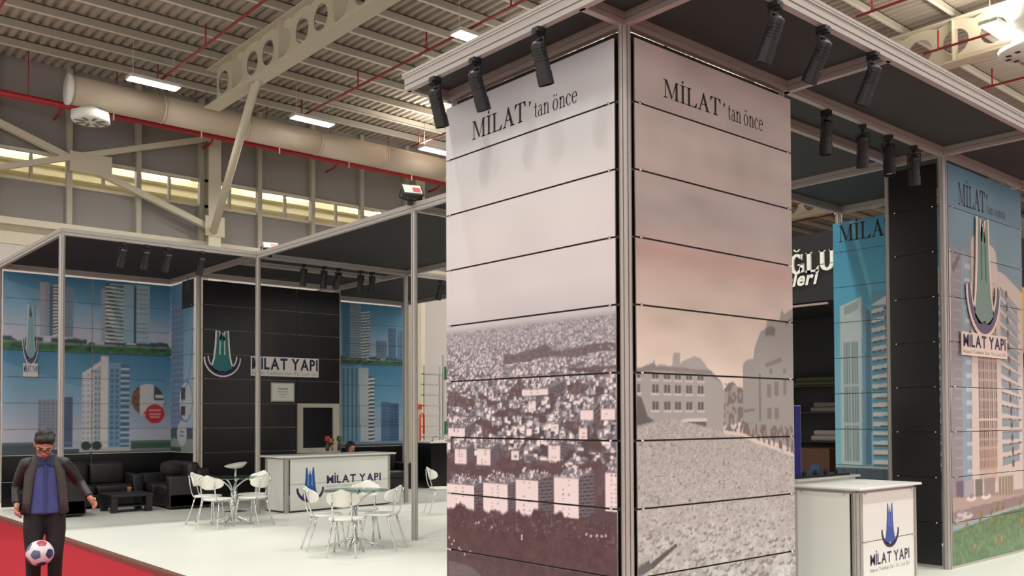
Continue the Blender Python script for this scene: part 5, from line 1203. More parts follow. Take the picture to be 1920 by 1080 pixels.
# bottles and flowers on the counter
bx, by = (4.648, 12.030)
def on_counter(dx, dy): return (bx+dx, by+dy+0.3)
for dx, dy, c, lab in ((-0.10, 0.0, (170, 52, 48), 'small red-topped bottle on the left counter beside the screen'), (0.19, 0.02, (60, 96, 62), 'small green-topped bottle on the left counter, the right one of the two')):
    x, y = on_counter(dx, dy); b = empty('bottle', (x, y, 1.015), label=lab, cat='bottle')
    mb = MB(); mb.lathe([(0.035, 0), (0.04, 0.02), (0.04, 0.12), (0.018, 0.17), (0.018, 0.19)], 12); mb.build('body', mat('dark_bottle', rgb(72, 60, 56), 0.2), b, True)
    mb = MB(); mb.lathe([(0.022, 0.19), (0.05, 0.2), (0.06, 0.25), (0.045, 0.30), (0.001, 0.31)], 10); mb.build('top', mat('bottle_top_%d' % c[0], rgb(*c), 0.5), b, True)
x, y = on_counter(0.04, 0.05); b = empty('flower_bunch', (x, y, 1.015), label='small red and yellow flower bunch between the two bottles', cat='flowers')
mb = MB(); mb.lathe([(0.03, 0), (0.035, 0.1), (0.03, 0.12)], 10); mb.build('cup', mat('yellow_cup', rgb(196, 150, 96), 0.5), b, True)
for i in range(7):
    a = i*0.9; mb = MB(); mb.ell((0.045*math.cos(a), 0.045*math.sin(a), 0.17+0.03*(i % 3)), (0.03, 0.03, 0.025), 8, 6); mb.build('blossom', mat('red_petal', rgb(190, 60, 56), 0.6) if i % 2 else mat('pale_petal', rgb(206, 196, 130), 0.6), b, True)
    mb = MB(); mb.tube([(0, 0, 0.08), (0.04*math.cos(a), 0.04*math.sin(a), 0.16)], 0.004, 5); mb.build('stem', mat('green_stem', rgb(60, 96, 52), 0.6), b, True)

# ================================================================== CHAIRS, TABLES, STOOL
def make_chair():
    """white shell chair on a chrome tube frame; looks towards +Y of its own axes"""
    root = empty('bistro_chair', (0, 0, 0))
    mb = MB(); rings = []
    def outline(s, n=28):
        out = []
        for i in range(n):
            a = 2*math.pi*i/n; c, q = math.cos(a), math.sin(a)
            rx = 0.205*(1+0.06*q); r = (abs(c)**2.8+abs(q)**2.8)**(-1/2.8)
            out.append((s*rx*r*c, s*0.20*r*q))
        return out
    for s, z in ((0.90, 0.435), (0.99, 0.440), (1.0, 0.452), (0.97, 0.462), (0.8, 0.460), (0.45, 0.452)): rings.append([(x, y, z) for x, y in outline(s)])
    mb.rings(rings); mb.build('seat', WPLASTIC, root, True)
    # bowed backrest: a flattened ellipse curved round the sitter
    mb = MB(); nu, nv = 18, 8; W, Hh = 0.205, 0.112
    F_ = []; B_ = []
    for side, off in ((0, 0.0), (1, -0.016)):
        vs = []
        for j in range(nv+1):
            v = -1+2*j/nv
            for i in range(nu+1):
                u = -1+2*i/nu
                hw = W*math.sqrt(max(0.0, 1-abs(v)**2.6*0.92)); x = u*hw; zc = 0.70+v*Hh*(1-0.12*u*u)+0.012*(1-u*u)
                y = -0.235+0.10*(x/W)**2-0.06*(v*0.5)+off
                vs.append((x, y, zc))
        (F_ if side == 0 else B_).extend(vs)
    N = len(F_); fs = []
    def id_(i, j): return j*(nu+1)+i
    for j in range(nv):
        for i in range(nu):
            fs.append((id_(i, j), id_(i, j+1), id_(i+1, j+1), id_(i+1, j))); fs.append((N+id_(i, j), N+id_(i+1, j), N+id_(i+1, j+1), N+id_(i, j+1)))
    rim = [id_(i, 0) for i in range(nu+1)]+[id_(nu, j) for j in range(1, nv+1)]+[id_(i, nv) for i in range(nu-1, -1, -1)]+[id_(0, j) for j in range(nv-1, 0, -1)]
    for a, b in zip(rim, rim[1:]+rim[:1]): fs.append((a, b, N+b, N+a))
    mb.add(F_+B_, fs, True); mb.build('backrest', WPLASTIC, root, True)
    for sx in (-1, 1):
        mb = MB(); mb.tube([(sx*0.15, 0.15, 0.435), (sx*0.165, 0.18, 0.25), (sx*0.185, 0.215, 0.006)], 0.0115, 8); mb.build('leg', CHROME, root, True)
        mb = MB(); mb.tube([(sx*0.135, -0.15, 0.432), (sx*0.15, -0.19, 0.28), (sx*0.175, -0.285, 0.006)], 0.0115, 8); mb.build('leg', CHROME, root, True)
        mb = MB(); mb.tube([(sx*0.115, -0.17, 0.43), (sx*0.115, -0.215, 0.50), (sx*0.115, -0.245, 0.62), (sx*0.115, -0.262, 0.78)], 0.0105, 8); mb.build('back_tube', CHROME, root, True)
    mb = MB(); mb.tube([(-0.15, 0.14, 0.43), (0.15, 0.14, 0.43)], 0.009, 6); mb.tube([(-0.135, -0.14, 0.43), (0.135, -0.14, 0.43)], 0.009, 6); mb.build('seat_rail', CHROME, root, True)
    return root
CH0 = make_chair(); _fc = [True]
def chair(x, y, face, label, group='white chairs round the glass tables'):
    """face: direction the sitter looks, degrees from +X"""
    o = CH0 if _fc[0] else copy_tree(CH0); _fc[0] = False
    o.location = (x, y, 0); o.rotation_euler = (0, 0, math.radians(face-90)); return tag(o, label, 'chair', group)
GLASSTOP = glass('grey_green_table_glass', (0.60, 0.70, 0.68, 1), 0.03, 0.72)
def make_table():
    root = empty('bistro_table', (0, 0, 0))
    mb = MB(); mb.lathe([(0.42, 0), (0.425, 0.004), (0.425, 0.010), (0.42, 0.014)], 40, (0, 0, 0.735)); mb.build('glass_top', GLASSTOP, root, True)
    mb = MB(); mb.tube([(0, 0, 0.05), (0, 0, 0.52)], 0.032, 14); mb.build('column', CHROME, root, True)
    for i in range(4):
        a = math.pi/4+i*math.pi/2; c, s = math.cos(a), math.sin(a)
        mb = MB(); mb.tube([(0, 0, 0.13), (c*0.10, s*0.10, 0.11), (c*0.24, s*0.24, 0.055), (c*0.37, s*0.37, 0.02)], [0.016, 0.018, 0.015, 0.012], 8); mb.lathe([(0.018, 0), (0.018, 0.02)], 8, (c*0.37, s*0.37, 0)); mb.build('foot', CHROME, root, True)
        mb = MB(); mb.tube([(0, 0, 0.50), (c*0.06, s*0.06, 0.60), (c*0.17, s*0.17, 0.69), (c*0.26, s*0.26, 0.732)], 0.012, 8); mb.build('arm', CHROME, root, True)
    return root
T0 = make_table()
T2 = (1.28, 5.87); T1 = (1.26, 9.55)
T0.location = (T2[0], T2[1], 0); tag(T0, 'round glass bistro table nearest the grey booth post', 'table', 'round glass tables')
t1o = copy_tree(T0); t1o.location = (T1[0], T1[1], 0); tag(t1o, 'round glass bistro table in front of the black wall, further back', 'table', 'round glass tables')
for t, lst in ((T2, ((0.92, 5.98, 'white chair at the near table, left one, seen from the side'), (0.86, 5.40, 'white chair at the near table with its back to the camera'), (1.48, 5.56, 'white chair at the near table, right one, beside the grey post'), (1.66, 6.28, 'white chair at the near table, behind the glass facing the camera'))),
               (T1, ((0.98, 9.86, 'white chair at the far table, leftmost, next to the armchair'), (0.84, 9.22, 'white chair at the far table with its back to the camera, at the left'), (1.42, 9.16, 'white chair at the far table, nearest the reception counter'), (1.66, 9.70, 'white chair at the far table, behind the others beside the counter')))):
    for x, y, lab in lst: chair(x, y, math.degrees(math.atan2(t[1]-y, t[0]-x)), lab)
chair(4.72, 8.62, -20, 'white chair mostly hidden behind the left edge of the grey tower')
st = empty('bar_stool', (2.14, 11.40, 0), 0.3, label='white bar stool with a scooped seat on a chrome pole', cat='stool')
mb = MB(); n = 24; rings = []
for s, dz, k_ in ((0.25, -0.075, 0), (0.6, -0.065, 0.1), (0.92, -0.02, 0.7), (1.0, 0.0, 1.0), (0.96, 0.005, 1.0), (0.7, -0.035, 0.35), (0.25, -0.05, 0.05)):
    rings.append([(0.21*s*math.cos(2*math.pi*i/n), 0.19*s*math.sin(2*math.pi*i/n), 0.86+dz+0.035*k_*math.sin(2*math.pi*i/n+1.9)) for i in range(n)])
mb.rings(rings); mb.build('seat', WPLASTIC, st, True)
mb = MB(); mb.tube([(0, 0, 0.02), (0, 0, 0.45)], 0.028, 12); mb.tube([(0, 0, 0.45), (0, 0, 0.80)], 0.018, 12); mb.build('pole', CHROME, st, True)
mb = MB(); mb.lathe([(0.2, 0), (0.2, 0.008), (0.05, 0.03), (0.03, 0.05)], 28); mb.build('base', CHROME, st, True)
mb = MB(); mb.tube([(0.13*math.cos(a), -0.06+0.13*math.sin(a), 0.3) for a in [i*math.pi/8 for i in range(-16, 1)]], 0.009, 6); mb.build('footrest', CHROME, st, True)

# ================================================================== SOFAS AND LOW TABLE
def sofa(name, loc, rz, W, seats, label, cat='sofa', D=0.85):
    """faces -Y of its own axes"""
    root = empty(name, loc, rz, label, cat, 'black leather seats')
    mb = MB(); mb.box((-W/2, 0.02, 0.05), (W/2, D, 0.27)); mb.build('base', LEATHER, root, True)
    for s in (-1, 1):
        mb = MB(); mb.rbox((s*W/2-0.20*(s > 0), 0.0, 0.03), (s*W/2+0.20*(s < 0), D, 0.62), 0.03, 3); mb.build('armrest', LEATHER, root, True)
    mb = MB(); mb.rbox((-W/2+0.18, D-0.24, 0.06), (W/2-0.18, D, 0.74), 0.04, 3); mb.build('backrest', LEATHER, root, True)
    w = (W-0.40)/seats
    for i in range(seats):
        x = -W/2+0.20+w*i
        mb = MB(); mb.rbox((x+0.005, 0.0, 0.27), (x+w-0.005, D-0.2, 0.44), 0.05, 3); mb.build('seat_cushion', LEATHER, root, True)
        mb = MB(); mb.rbox((x+0.01, D-0.40, 0.42), (x+w-0.01, D-0.18, 0.86), 0.07, 3); mb.build('back_cushion', LEATHER, root, True)
    mb = MB()
    for s in (-1, 1):
        for y in (0.06, D-0.1): mb.box((s*(W/2-0.08)-0.03, y, 0), (s*(W/2-0.08)+0.03, y+0.05, 0.05))
    mb.build('feet', BLACKP, root, True)
    return root
sofa('leather_sofa', (0.45, 13.75, 0), 0, 1.75, 2, 'black leather sofa under the wide blue print wall')
sofa('leather_sofa', (1.36, 13.35, 0), math.radians(-90), 1.65, 2, 'black leather sofa with its arm towards us, beside the black wall')
sofa('leather_armchair', (-0.12, 12.98, 0), math.radians(90), 1.15, 1, 'black leather armchair partly hidden behind the man', 'armchair', 0.80)
ct = empty('coffee_table', (0.72, 12.93, 0), label='low square black coffee table between the sofas', cat='table')
mb = MB(); mb.rbox((0.34, 12.58, 0.28), (1.10, 13.28, 0.335), 0.01, 2); mb.build('top', BLACKP, ct)
for x, y in ((0.36, 12.6), (0.97, 12.6), (0.36, 13.15), (0.97, 13.15)): mb = MB(); mb.box((x, y, 0), (x+0.11, y+0.11, 0.28)); mb.build('leg', BLACKP, ct)
mb = MB(); mb.box((0.40, 12.64, 0.10), (1.04, 13.22, 0.12)); mb.build('lower_shelf', BLACKP, ct)
cp = empty('paper_cup', (0.80, 13.0, 0.335), label='small tan cup on the coffee table', cat='cup')
mb = MB(); mb.lathe([(0.03, 0), (0.042, 0.09), (0.044, 0.095), (0.04, 0.09), (0.035, 0.03)], 14); mb.build('cup', mat('tan_cup', rgb(196, 150, 110), 0.6), cp, True)
# folded jacket-like bundle on the right sofa arm
mb = MB(); mb.rbox((1.55, 13.1, 0.60), (2.0, 13.6, 0.86), 0.1, 3); mb.rbox((1.9, 12.9, 0.60), (2.15, 13.3, 0.78), 0.08, 3)
mb.one('folded_coat', mat('charcoal_cloth', rgb(40, 38, 40), 0.9), (1.8, 13.3, 0.60), 'dark coat heaped on the sofa beside the black wall', 'coat')

# ================================================================== BEHIND THE BOOTH ON THE RIGHT
def blk(name, a, b, m, label, cat): mb = MB(); mb.box(a, b); return mb.one(name, m, ((a[0]+b[0])/2, (a[1]+b[1])/2, min(a[2], b[2])), label, cat)
wd = empty('white_desk', (9.2, 13.8, 0), label='white desk behind the grey booth posts, left of the tower', cat='desk')
mb = MB(); mb.box((7.95, 13.42, 1.085), (10.6, 14.15, 1.125)); mb.build('desk_top', WPLASTIC, wd)
mb = MB(); mb.box((8.02, 13.5, 0.0), (10.5, 14.08, 1.085)); mb.build('desk_front', BLACKPANEL, wd)
dl = empty('desk_lamp', (8.15, 13.6, 1.125), label='small chrome gooseneck lamp on the white desk', cat='lamp')
mb = MB(); mb.tube([(8.15, 13.6, 1.125), (8.15, 13.6, 1.22), (8.2, 13.45, 1.25), (8.35, 13.3, 1.12), (8.4, 13.25, 1.02)], 0.012, 8); mb.build('neck', CHROME, dl)
mb = MB(); mb.lathe([(0.07, 0), (0.07, 0.012), (0.02, 0.02)], 14, (8.15, 13.6, 1.125)); mb.build('foot', CHROME, dl)
ld = empty('shelf_ladder', (12.05, 19.0, 0), label='pale metal rack with shelves against the hall wall', cat='rack')
PALEM = mat('pale_grey_metal', rgb(176, 180, 174), 0.5)
for x in (11.74, 12.34): mb = MB(); mb.box((x, 19.0, 0), (x+0.04, 19.04, 3.35)); mb.build('upright', PALEM, ld)
for i in range(8): mb = MB(); mb.box((11.74, 18.95, 0.75+0.33*i), (12.38, 19.2, 0.79+0.33*i)); mb.build('shelf', PALEM, ld)
gp_ = empty('green_frame', (12.55, 19.0, 0), label='grey post with green blocks next to the pale rack', cat='post')
mb = MB(); mb.box((12.48, 19.0, 0), (12.53, 19.05, 3.7)); mb.build('upright', PALEM, gp_)
for z in (1.17, 2.91): mb = MB(); mb.box((12.53, 18.98, z), (12.9, 19.1, z+0.42)); mb.build('green_block', mat('green_plastic', rgb(36, 112, 66), 0.5), gp_)
blk('wall_column', (11.48, 19.0, 0), (11.64, 19.16, 7.2), mat('cream_post', rgb(206, 204, 180), 0.6), 'pale cream post standing behind the booth, right of the blue print', 'post')
fx = empty('fire_hose_post', (11.6, 18.9, 0), label='red hose fitting beside the cream post', cat='hose')
mb = MB(); mb.tube([(11.52, 18.9, 0.0), (11.52, 18.9, 1.80), (11.60, 18.9, 1.84), (11.66, 18.9, 1.80), (11.66, 18.9, 1.2)], 0.03, 8); mb.build('red_pipe', mat('bright_red', rgb(206, 52, 40), 0.5), fx)
mb = MB(); mb.box((11.47, 18.87, 1.96), (11.57, 18.93, 2.12)); mb.build('red_sign', mat('bright_red', rgb(206, 52, 40), 0.5), fx)
sofa('leather_sofa', (6.7, 13.75, 0), 0, 2.0, 2, 'black leather sofa under the right blue print wall, behind the counter')
# ================================================================== PEOPLE
def bake(mb, voxel, smooth=4):
    """welds overlapping shapes into one continuous skin"""
    me = mb.mesh('skin'); o = bpy.data.objects.new('skin', me); COL.objects.link(o)
    r = o.modifiers.new('r', 'REMESH'); r.mode = 'VOXEL'; r.voxel_size = voxel
    s = o.modifiers.new('s', 'SMOOTH'); s.factor = 0.5; s.iterations = smooth
    bpy.context.view_layer.update(); dg = bpy.context.evaluated_depsgraph_get()
    m2 = bpy.data.meshes.new_from_object(o.evaluated_get(dg)); m2.polygons.foreach_set('use_smooth', [True]*len(m2.polygons))
    bpy.data.objects.remove(o); bpy.data.meshes.remove(me)
    return m2
SKIN = mat('skin', rgb(196, 138, 116), 0.5, 0, 0.05, 20); HAIR = mat('black_hair', rgb(30, 26, 25), 0.6, 0, 0.2, 60, 0.4)
def add_head(mb, c, R, s=1.0):
    """c: centre of the skull; R: turning matrix; face looks along -Y before turning"""
    def P_(x, y, z): return tuple(Vector(c)+R @ (Vector((x, y, z))*s))
    def E_(p, r): mb.ell(P_(*p), (r[0]*s, r[1]*s, r[2]*s), 18, 12, R)
    E_((0, 0.012, 0.025), (0.076, 0.094, 0.092)); E_((0, -0.022, -0.045), (0.060, 0.070, 0.078)); E_((0, -0.045, -0.098), (0.036, 0.036, 0.026))
    E_((0, -0.086, 0.018), (0.052, 0.012, 0.012))
    E_((0, -0.100, -0.028), (0.015, 0.018, 0.014)); E_((0, -0.092, -0.008), (0.010, 0.012, 0.028))
    E_((0, -0.078, -0.068), (0.024, 0.012, 0.008))
    for q in (-1, 1): E_((q*0.078, 0.012, -0.008), (0.010, 0.020, 0.032)); E_((q*0.040, -0.062, -0.025), (0.022, 0.020, 0.022))
    return P_
def add_hand(mb, w, d, side, front, s=1.0, curl=0.5):
    """w wrist, d direction of the hand, front: palm normal; five unequal bent fingers"""
    w = Vector(w); d = Vector(d).normalized(); f = Vector(front); f = (f-d*f.dot(d)).normalized(); a = d.cross(f)*side
    mb.tube([w-d*0.01, w+d*0.03*s, w+d*0.085*s], [(0.022*s, 0.030*s), (0.020*s, 0.038*s), (0.016*s, 0.040*s)], 10)
    for i, (o, L) in enumerate(((-0.030, 0.062), (-0.010, 0.074), (0.011, 0.070), (0.030, 0.055))):
        p0 = w+d*0.075*s+a*o*s; p1 = p0+(d*math.cos(curl*0.5)+f*math.sin(curl*0.5))*L*0.5*s; p2 = p1+(d*math.cos(curl*1.3)+f*math.sin(curl*1.3))*L*0.35*s; p3 = p2+(d*math.cos(curl*2)+f*math.sin(curl*2))*L*0.25*s
        mb.tube([p0, p1, p2, p3], [0.0098*s, 0.0092*s, 0.0085*s, 0.007*s], 8)
    p0 = w+d*0.025*s-a*0.026*s; p1 = p0+(d*0.7-a*0.6+f*0.3).normalized()*0.038*s; p2 = p1+(d*0.9-a*0.2+f*0.35).normalized()*0.034*s
    mb.tube([p0, p1, p2], [0.013*s, 0.011*s, 0.008*s], 8)
# ---- the man with the ball: feet on the carpet, head bowed, looks at the ball
MX, MY = -2.732, 4.639; Z0 = -0.06
man = empty('person', (MX, MY, Z0), math.radians(-13), label='man in a dark cardigan and blue shirt looking down at a ball', cat='person')
Rh = Matrix.Rotation(math.radians(34), 3, 'X') @ Matrix.Rotation(math.radians(6), 3, 'Y')
HC = (-0.012, -0.085, 1.505)
hip = 0.93
LHIP, RHIP = (0.078, 0.0, hip), (-0.078, 0.0, hip)
LKN, LAN = (0.085, -0.06, 0.50), (0.080, 0.02, 0.09)          # standing leg
RKN, RAN = (-0.090, -0.10, 0.50), (-0.085, 0.02, 0.10)
LSH, LEL, LWR = (0.158, 0.0, 1.350), (0.285, 0.12, 1.145), (0.375, -0.03, 1.00)
RSH, REL, RWR = (-0.158, 0.0, 1.350), (-0.222, 0.13, 1.11), (-0.225, -0.04, 0.96)
mb = MB()
Pm = add_head(mb, HC, Rh)
mb.tube([(0, 0.015, 1.33), (0, -0.02, 1.41), (-0.005, -0.06, 1.47)], [0.07, 0.056, 0.054], 12)
mb.tube([(0, 0, 0.92), (0, 0, 1.05), (0, 0.0, 1.23), (0, 0.0, 1.34)], [(0.13, 0.10), (0.12, 0.09), (0.12, 0.09), (0.08, 0.065)], 14)
for a, b, c_ in ((LSH, LEL, LWR), (RSH, REL, RWR)): mb.tube([(a[0]*0.5, a[1], a[2]-0.03), (a[0]*0.9, a[1], a[2]-0.03), b, c_], [0.036, 0.040, 0.034, 0.026], 10)
for a, b, c_ in ((LHIP, LKN, LAN), (RHIP, RKN, RAN)): mb.tube([a, b, c_], [0.075, 0.05, 0.036], 10)
add_hand(mb, LWR, Vector(LWR)-Vector(LEL), 1, (-0.6, -0.5, 0), 1.05, 0.6)
add_hand(mb, RWR, Vector(RWR)-Vector(REL), -1, (0.7, -0.4, 0), 1.05, 0.6)
link('body', bake(mb, 0.0085, 3), SKIN, man)
# hair
mb = MB()
def hp(x, y, z): return tuple(Vector(HC)+Rh @ Vector((x, y, z)))
mb.ell(hp(0, 0.026, 0.045), (0.087, 0.100, 0.088), 20, 14, Rh); mb.ell(hp(0, 0.065, 0.0), (0.078, 0.058, 0.082), 16, 12, Rh); mb.ell(hp(-0.02, -0.050, 0.092), (0.060, 0.040, 0.032), 14, 10, Rh); mb.ell(hp(0.03, -0.045, 0.095), (0.050, 0.042, 0.034), 14, 10, Rh)
rg = random.Random(3)
for i in range(26):
    a = rg.uniform(0, 2*math.pi); e = rg.uniform(0.2, 1.4); q = (0.08*math.cos(a)*math.cos(e), 0.02+0.092*math.sin(a)*math.cos(e), 0.05+0.085*math.sin(e))
    mb.ell(hp(*q), (0.026, 0.028, 0.020), 8, 6, Rh)
link('hair', bake(mb, 0.008, 2), HAIR, man)
# eyes, brows, glasses
for q in (-1, 1):
    mb = MB(); mb.ell(hp(q*0.032, -0.083, 0.0), (0.012, 0.006, 0.006), 10, 8, Rh); mb.build('eye', mat('dark_eye', rgb(40, 28, 24), 0.3), man, True)
    mb = MB(); mb.tube([hp(q*0.014, -0.096, 0.026), hp(q*0.034, -0.096, 0.031), hp(q*0.052, -0.082, 0.026)], 0.005, 6); mb.build('eyebrow', HAIR, man, True)
for q in (-1, 1):
    mb = MB(); pts = [hp(q*0.034+0.026*math.cos(i*math.pi/8), -0.105, 0.0+0.018*math.sin(i*math.pi/8)) for i in range(17)]; mb.tube(pts, 0.0032, 5); mb.tube([hp(q*0.06, -0.103, 0.005), hp(q*0.084, -0.02, 0.005), hp(q*0.084, 0.03, 0.0)], 0.003, 5); mb.build('glasses_rim', BLACKP, man, True)
mb = MB(); mb.tube([hp(-0.009, -0.106, 0.004), hp(0.009, -0.106, 0.004)], 0.003, 5); mb.build('glasses_bridge', BLACKP, man, True)
mb = MB(); mb.tube([hp(-0.024, -0.0905, -0.069), hp(0, -0.0935, -0.068), hp(0.024, -0.0905, -0.069)], 0.0042, 6); mb.build('lips', mat('lips', rgb(150, 86, 78), 0.5), man, True)
# trousers and shoes
mb = MB()
mb.tube([(0, 0.005, 0.87), (0, 0.005, 0.97), (0, 0.0, 1.07)], [(0.158, 0.118), (0.152, 0.115), (0.138, 0.103)], 18)
mb.tube([(LHIP[0], 0.0, 0.93), (0.09, -0.02, 0.73), LKN, (0.085, -0.01, 0.30), (0.082, 0.015, 0.065)], [0.094, 0.086, 0.066, 0.060, 0.058], 14)
mb.tube([(RHIP[0], 0.0, 0.93), (-0.092, -0.035, 0.73), RKN, (-0.09, -0.035, 0.30), (-0.085, 0.015, 0.065)], [0.094, 0.086, 0.066, 0.060, 0.058], 14)
link('trousers', bake(mb, 0.011, 3), mat('black_trousers', rgb(34, 29, 33), 0.85, 0, 0.1, 15), man)
for x, y in ((0.08, 0.0), (-0.085, 0.0)):
    mb = MB(); mb.ell((x, y-0.07, 0.038), (0.046, 0.125, 0.040), 14, 8); mb.ell((x, y+0.02, 0.055), (0.040, 0.06, 0.055), 12, 8); mb.box((x-0.04, y-0.18, 0.0), (x+0.04, y+0.06, 0.016))
    link('shoe', bake(mb, 0.009, 2), BLACKP, man)
# shirt
mb = MB(); mb.tube([(0, 0.0, 0.885), (0, -0.002, 0.98), (0, -0.005, 1.16), (0, -0.005, 1.29), (0, 0.0, 1.37)], [(0.170, 0.132), (0.158, 0.124), (0.150, 0.118), (0.146, 0.110), (0.100, 0.075)], 22)
mb.tube([(0, 0.012, 1.35), (0, -0.03, 1.42)], [0.078, 0.070], 16)
link('shirt', bake(mb, 0.011, 3), mat('blue_shirt', rgb(72, 82, 140), 0.85, 0, 0.1, 12, 0.3), man)
mb = MB()
for s in (-1, 1): mb.add([(s*0.010, -0.126, 1.345), (s*0.060, -0.118, 1.305), (s*0.084, -0.065, 1.41), (s*0.03, -0.112, 1.405)], [(0, 1, 2, 3), (3, 2, 1, 0)]); 
mb.build('collar', mat('dark_blue_collar', rgb(44, 54, 84), 0.85), man, True)
mb = MB(); mb.box((-0.008, -0.140, 0.90), (0.008, -0.108, 1.33)); mb.build('button_placket', mat('shirt_placket', rgb(62, 72, 126), 0.85), man, True)
# cardigan: open at the front, sleeves of a darker leather
mb = MB(); n = 30; rows = []
for z, rx, ry, op in ((0.885, 0.200, 0.152, 0.74), (1.0, 0.186, 0.146, 0.72), (1.13, 0.174, 0.138, 0.66), (1.25, 0.168, 0.132, 0.56), (1.325, 0.158, 0.118, 0.46), (1.375, 0.122, 0.102, 0.48), (1.415, 0.092, 0.088, 0.60)):
    row = []
    for i in range(n+1):
        a = -math.pi/2+op+(2*math.pi-2*op)*i/n
        row.append((rx*math.cos(a), ry*math.sin(a)+0.004*math.sin(9*a), z+0.012*math.cos(5*a)*(z < 0.95)))
    rows.append(row)
N = len(rows)*(n+1); vs = [p for r in rows for p in r]; inn = [(x*0.90, y*0.90, z) for x, y, z in vs]; fs = []
for j in range(len(rows)-1):
    for i in range(n):
        k = j*(n+1)+i; fs.append((k, k+1, k+n+2, k+n+1)); fs.append((N+k, N+k+n+1, N+k+n+2, N+k+1))
for j in range(len(rows)-1):
    a = j*(n+1); b = a+n; fs.append((a, a+n+1, N+a+n+1, N+a)); fs.append((b, N+b, N+b+n+1, b+n+1))
for i in range(n): fs.append((i, N+i, N+i+1, i+1)); k = (len(rows)-1)*(n+1)+i; fs.append((k, k+1, N+k+1, N+k))
mb.add(vs+inn, fs, True); mb.build('cardigan', mat('charcoal_knit', rgb(74, 68, 66), 0.9, 0, 0.12, 60, 0.3), man, True)
for a, b, c_, s in ((LSH, LEL, LWR, 1), (RSH, REL, RWR, -1)):
    mb = MB(); m1 = tuple((p+q)/2 for p, q in zip(b, c_)); end = tuple(q-(q-p)*0.08 for p, q in zip(b, c_))
    mb.tube([(a[0]*0.62, a[1], a[2]-0.005), (a[0]*0.95, a[1], a[2]-0.02), tuple((p*0.5+q*0.5) for p, q in zip(a, b)), b, m1, end], [0.056, 0.066, 0.058, 0.052, 0.047, 0.042], 14)
    mb.ell((a[0]*0.93, a[1], a[2]-0.02), (0.066, 0.068, 0.060), 14, 10)
    link('sleeve', bake(mb, 0.011, 3), mat('dark_leather_sleeve', rgb(40, 36, 38), 0.5, 0, 0.1, 20), man)
# ---- the ball in the air in front of his knee
bl = empty('football', (-2.855, 4.293, 0.507), label='white, blue and red football in the air before the man\'s knee', cat='ball')
ph = (1+5**0.5)/2
ICO = [Vector(v).normalized() for v in ((-1, ph, 0), (1, ph, 0), (-1, -ph, 0), (1, -ph, 0), (0, -1, ph), (0, 1, ph), (0, -1, -ph), (0, 1, -ph), (ph, 0, -1), (ph, 0, 1), (-ph, 0, -1), (-ph, 0, 1))]
R_B = 0.112
mb = MB(); mb.ell((0, 0, 0), (R_B, R_B, R_B), 28, 18); mb.build('ball_skin', mat('white_ball', rgb(226, 220, 226), 0.4), bl, True)
for k, v in enumerate(ICO):
    a = v.orthogonal().normalized(); b = v.cross(a); mb = MB(); pts = []
    rings = []
    for r in (0.0, 0.018, 0.036, 0.048):
        rings.append([tuple((v*R_B*1.0+(a*math.cos(2*math.pi*i/10)+b*math.sin(2*math.pi*i/10))*r*(1.0 if i % 2 else 0.86)).normalized()*(R_B*1.006)) for i in range(10)])
    mb.rings(rings, False, False); mb.build('ball_patch', (mat('ball_navy', rgb(52, 56, 104), 0.4), mat('ball_red', rgb(176, 60, 76), 0.4), mat('ball_slate', rgb(96, 108, 138), 0.4))[k % 3], bl, True)
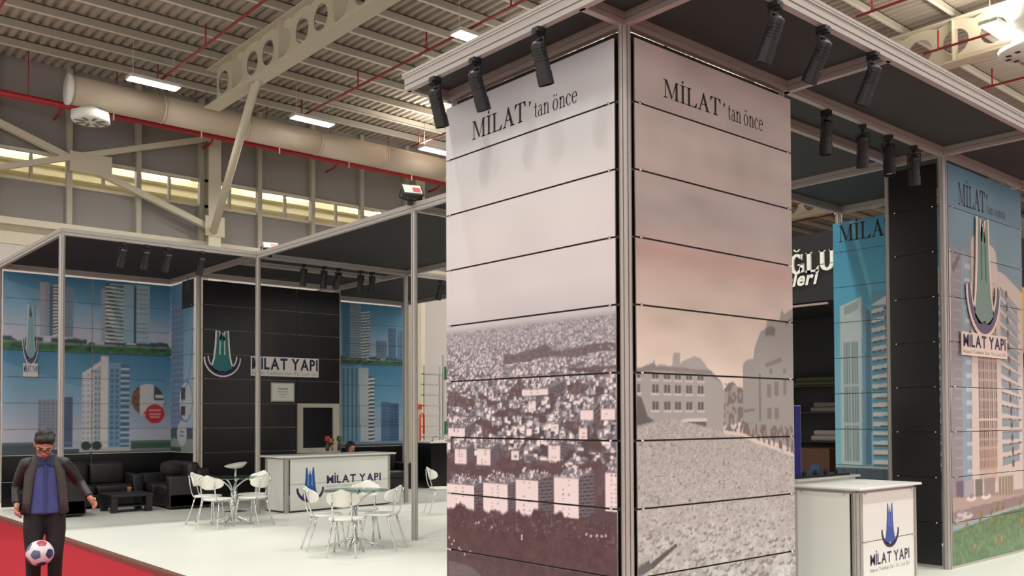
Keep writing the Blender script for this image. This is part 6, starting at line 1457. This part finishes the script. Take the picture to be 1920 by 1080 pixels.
# ---- the woman sitting behind the long counter
wx, wy = 4.72, 11.75
sx = empty('person', (wx, wy, 0), math.radians(10), label='person with dark hair sitting low behind the long counter', cat='person')
mb = MB(); R2 = Matrix.Rotation(math.radians(14), 3, 'X') @ Matrix.Rotation(math.radians(-12), 3, 'Z'); HC2 = (0, -0.05, 1.10)
add_head(mb, HC2, R2, 0.95); mb.tube([(0, 0.02, 0.90), (0, -0.02, 1.03)], [0.06, 0.05], 12)
mb.tube([(0, 0.03, 0.44), (0, 0.02, 0.65), (0, 0.02, 0.84), (0, 0.02, 0.93)], [(0.15, 0.11), (0.13, 0.09), (0.16, 0.09), (0.09, 0.06)], 14)
for s in (-1, 1):
    mb.tube([(s*0.09, 0.02, 0.90), (s*0.17, 0.02, 0.87), (s*0.21, -0.03, 0.65), (s*0.12, -0.24, 0.66)], [0.05, 0.05, 0.04, 0.028], 10)
    add_hand(mb, (s*0.12, -0.24, 0.66), (-s*0.4, -0.8, 0), s, (0, 0, -1), 0.95, 0.5)
    mb.tube([(s*0.09, 0.03, 0.47), (s*0.1, -0.36, 0.49), (s*0.1, -0.34, 0.09)], [0.08, 0.058, 0.04], 10); mb.ell((s*0.1, -0.40, 0.04), (0.045, 0.11, 0.04), 12, 8)
link('body', bake(mb, 0.010, 3), SKIN, sx)
def hq(x, y, z): return tuple(Vector(HC2)+R2 @ (Vector((x, y, z))*0.95))
mb = MB(); mb.ell(hq(0, 0.028, 0.04), (0.088, 0.098, 0.088), 18, 12, R2); mb.ell(hq(0, 0.07, -0.03), (0.085, 0.06, 0.11), 16, 12, R2); mb.ell(hq(0.0, -0.045, 0.085), (0.062, 0.04, 0.028), 12, 8, R2); mb.ell(hq(-0.082, 0.02, -0.03), (0.02, 0.05, 0.09), 12, 8, R2)
link('hair', bake(mb, 0.009, 2), HAIR, sx)
for q in (-1, 1): mb = MB(); mb.ell(hq(q*0.032, -0.083, 0.0), (0.012, 0.006, 0.007), 8, 6, R2); mb.build('eye', MATS['dark_eye'], sx, True)
mb = MB(); mb.tube([(0, 0.03, 0.42), (0, 0.02, 0.65), (0, 0.02, 0.84), (0, 0.02, 0.95)], [(0.175, 0.13), (0.155, 0.115), (0.185, 0.112), (0.09, 0.07)], 18)
for s in (-1, 1): mb.tube([(s*0.11, 0.02, 0.885), (s*0.175, 0.02, 0.865), (s*0.215, -0.03, 0.65), (s*0.135, -0.20, 0.66)], [0.06, 0.062, 0.052, 0.04], 12)
link('jacket', bake(mb, 0.012, 3), mat('black_jacket', rgb(30, 28, 30), 0.85), sx)
mb = MB()
for s in (-1, 1): mb.tube([(s*0.085, 0.05, 0.47), (s*0.1, -0.36, 0.49), (s*0.1, -0.34, 0.08)], [0.098, 0.078, 0.058], 12)
mb.tube([(0, 0.03, 0.42), (0, 0.03, 0.55)], [(0.17, 0.125), (0.165, 0.12)], 16)
link('trousers', bake(mb, 0.012, 3), mat('black_trousers', rgb(34, 29, 33), 0.85, 0, 0.1, 15), sx)
chair(wx-0.0, wy+0.03, -80, 'white chair behind the long counter under the sitting person')
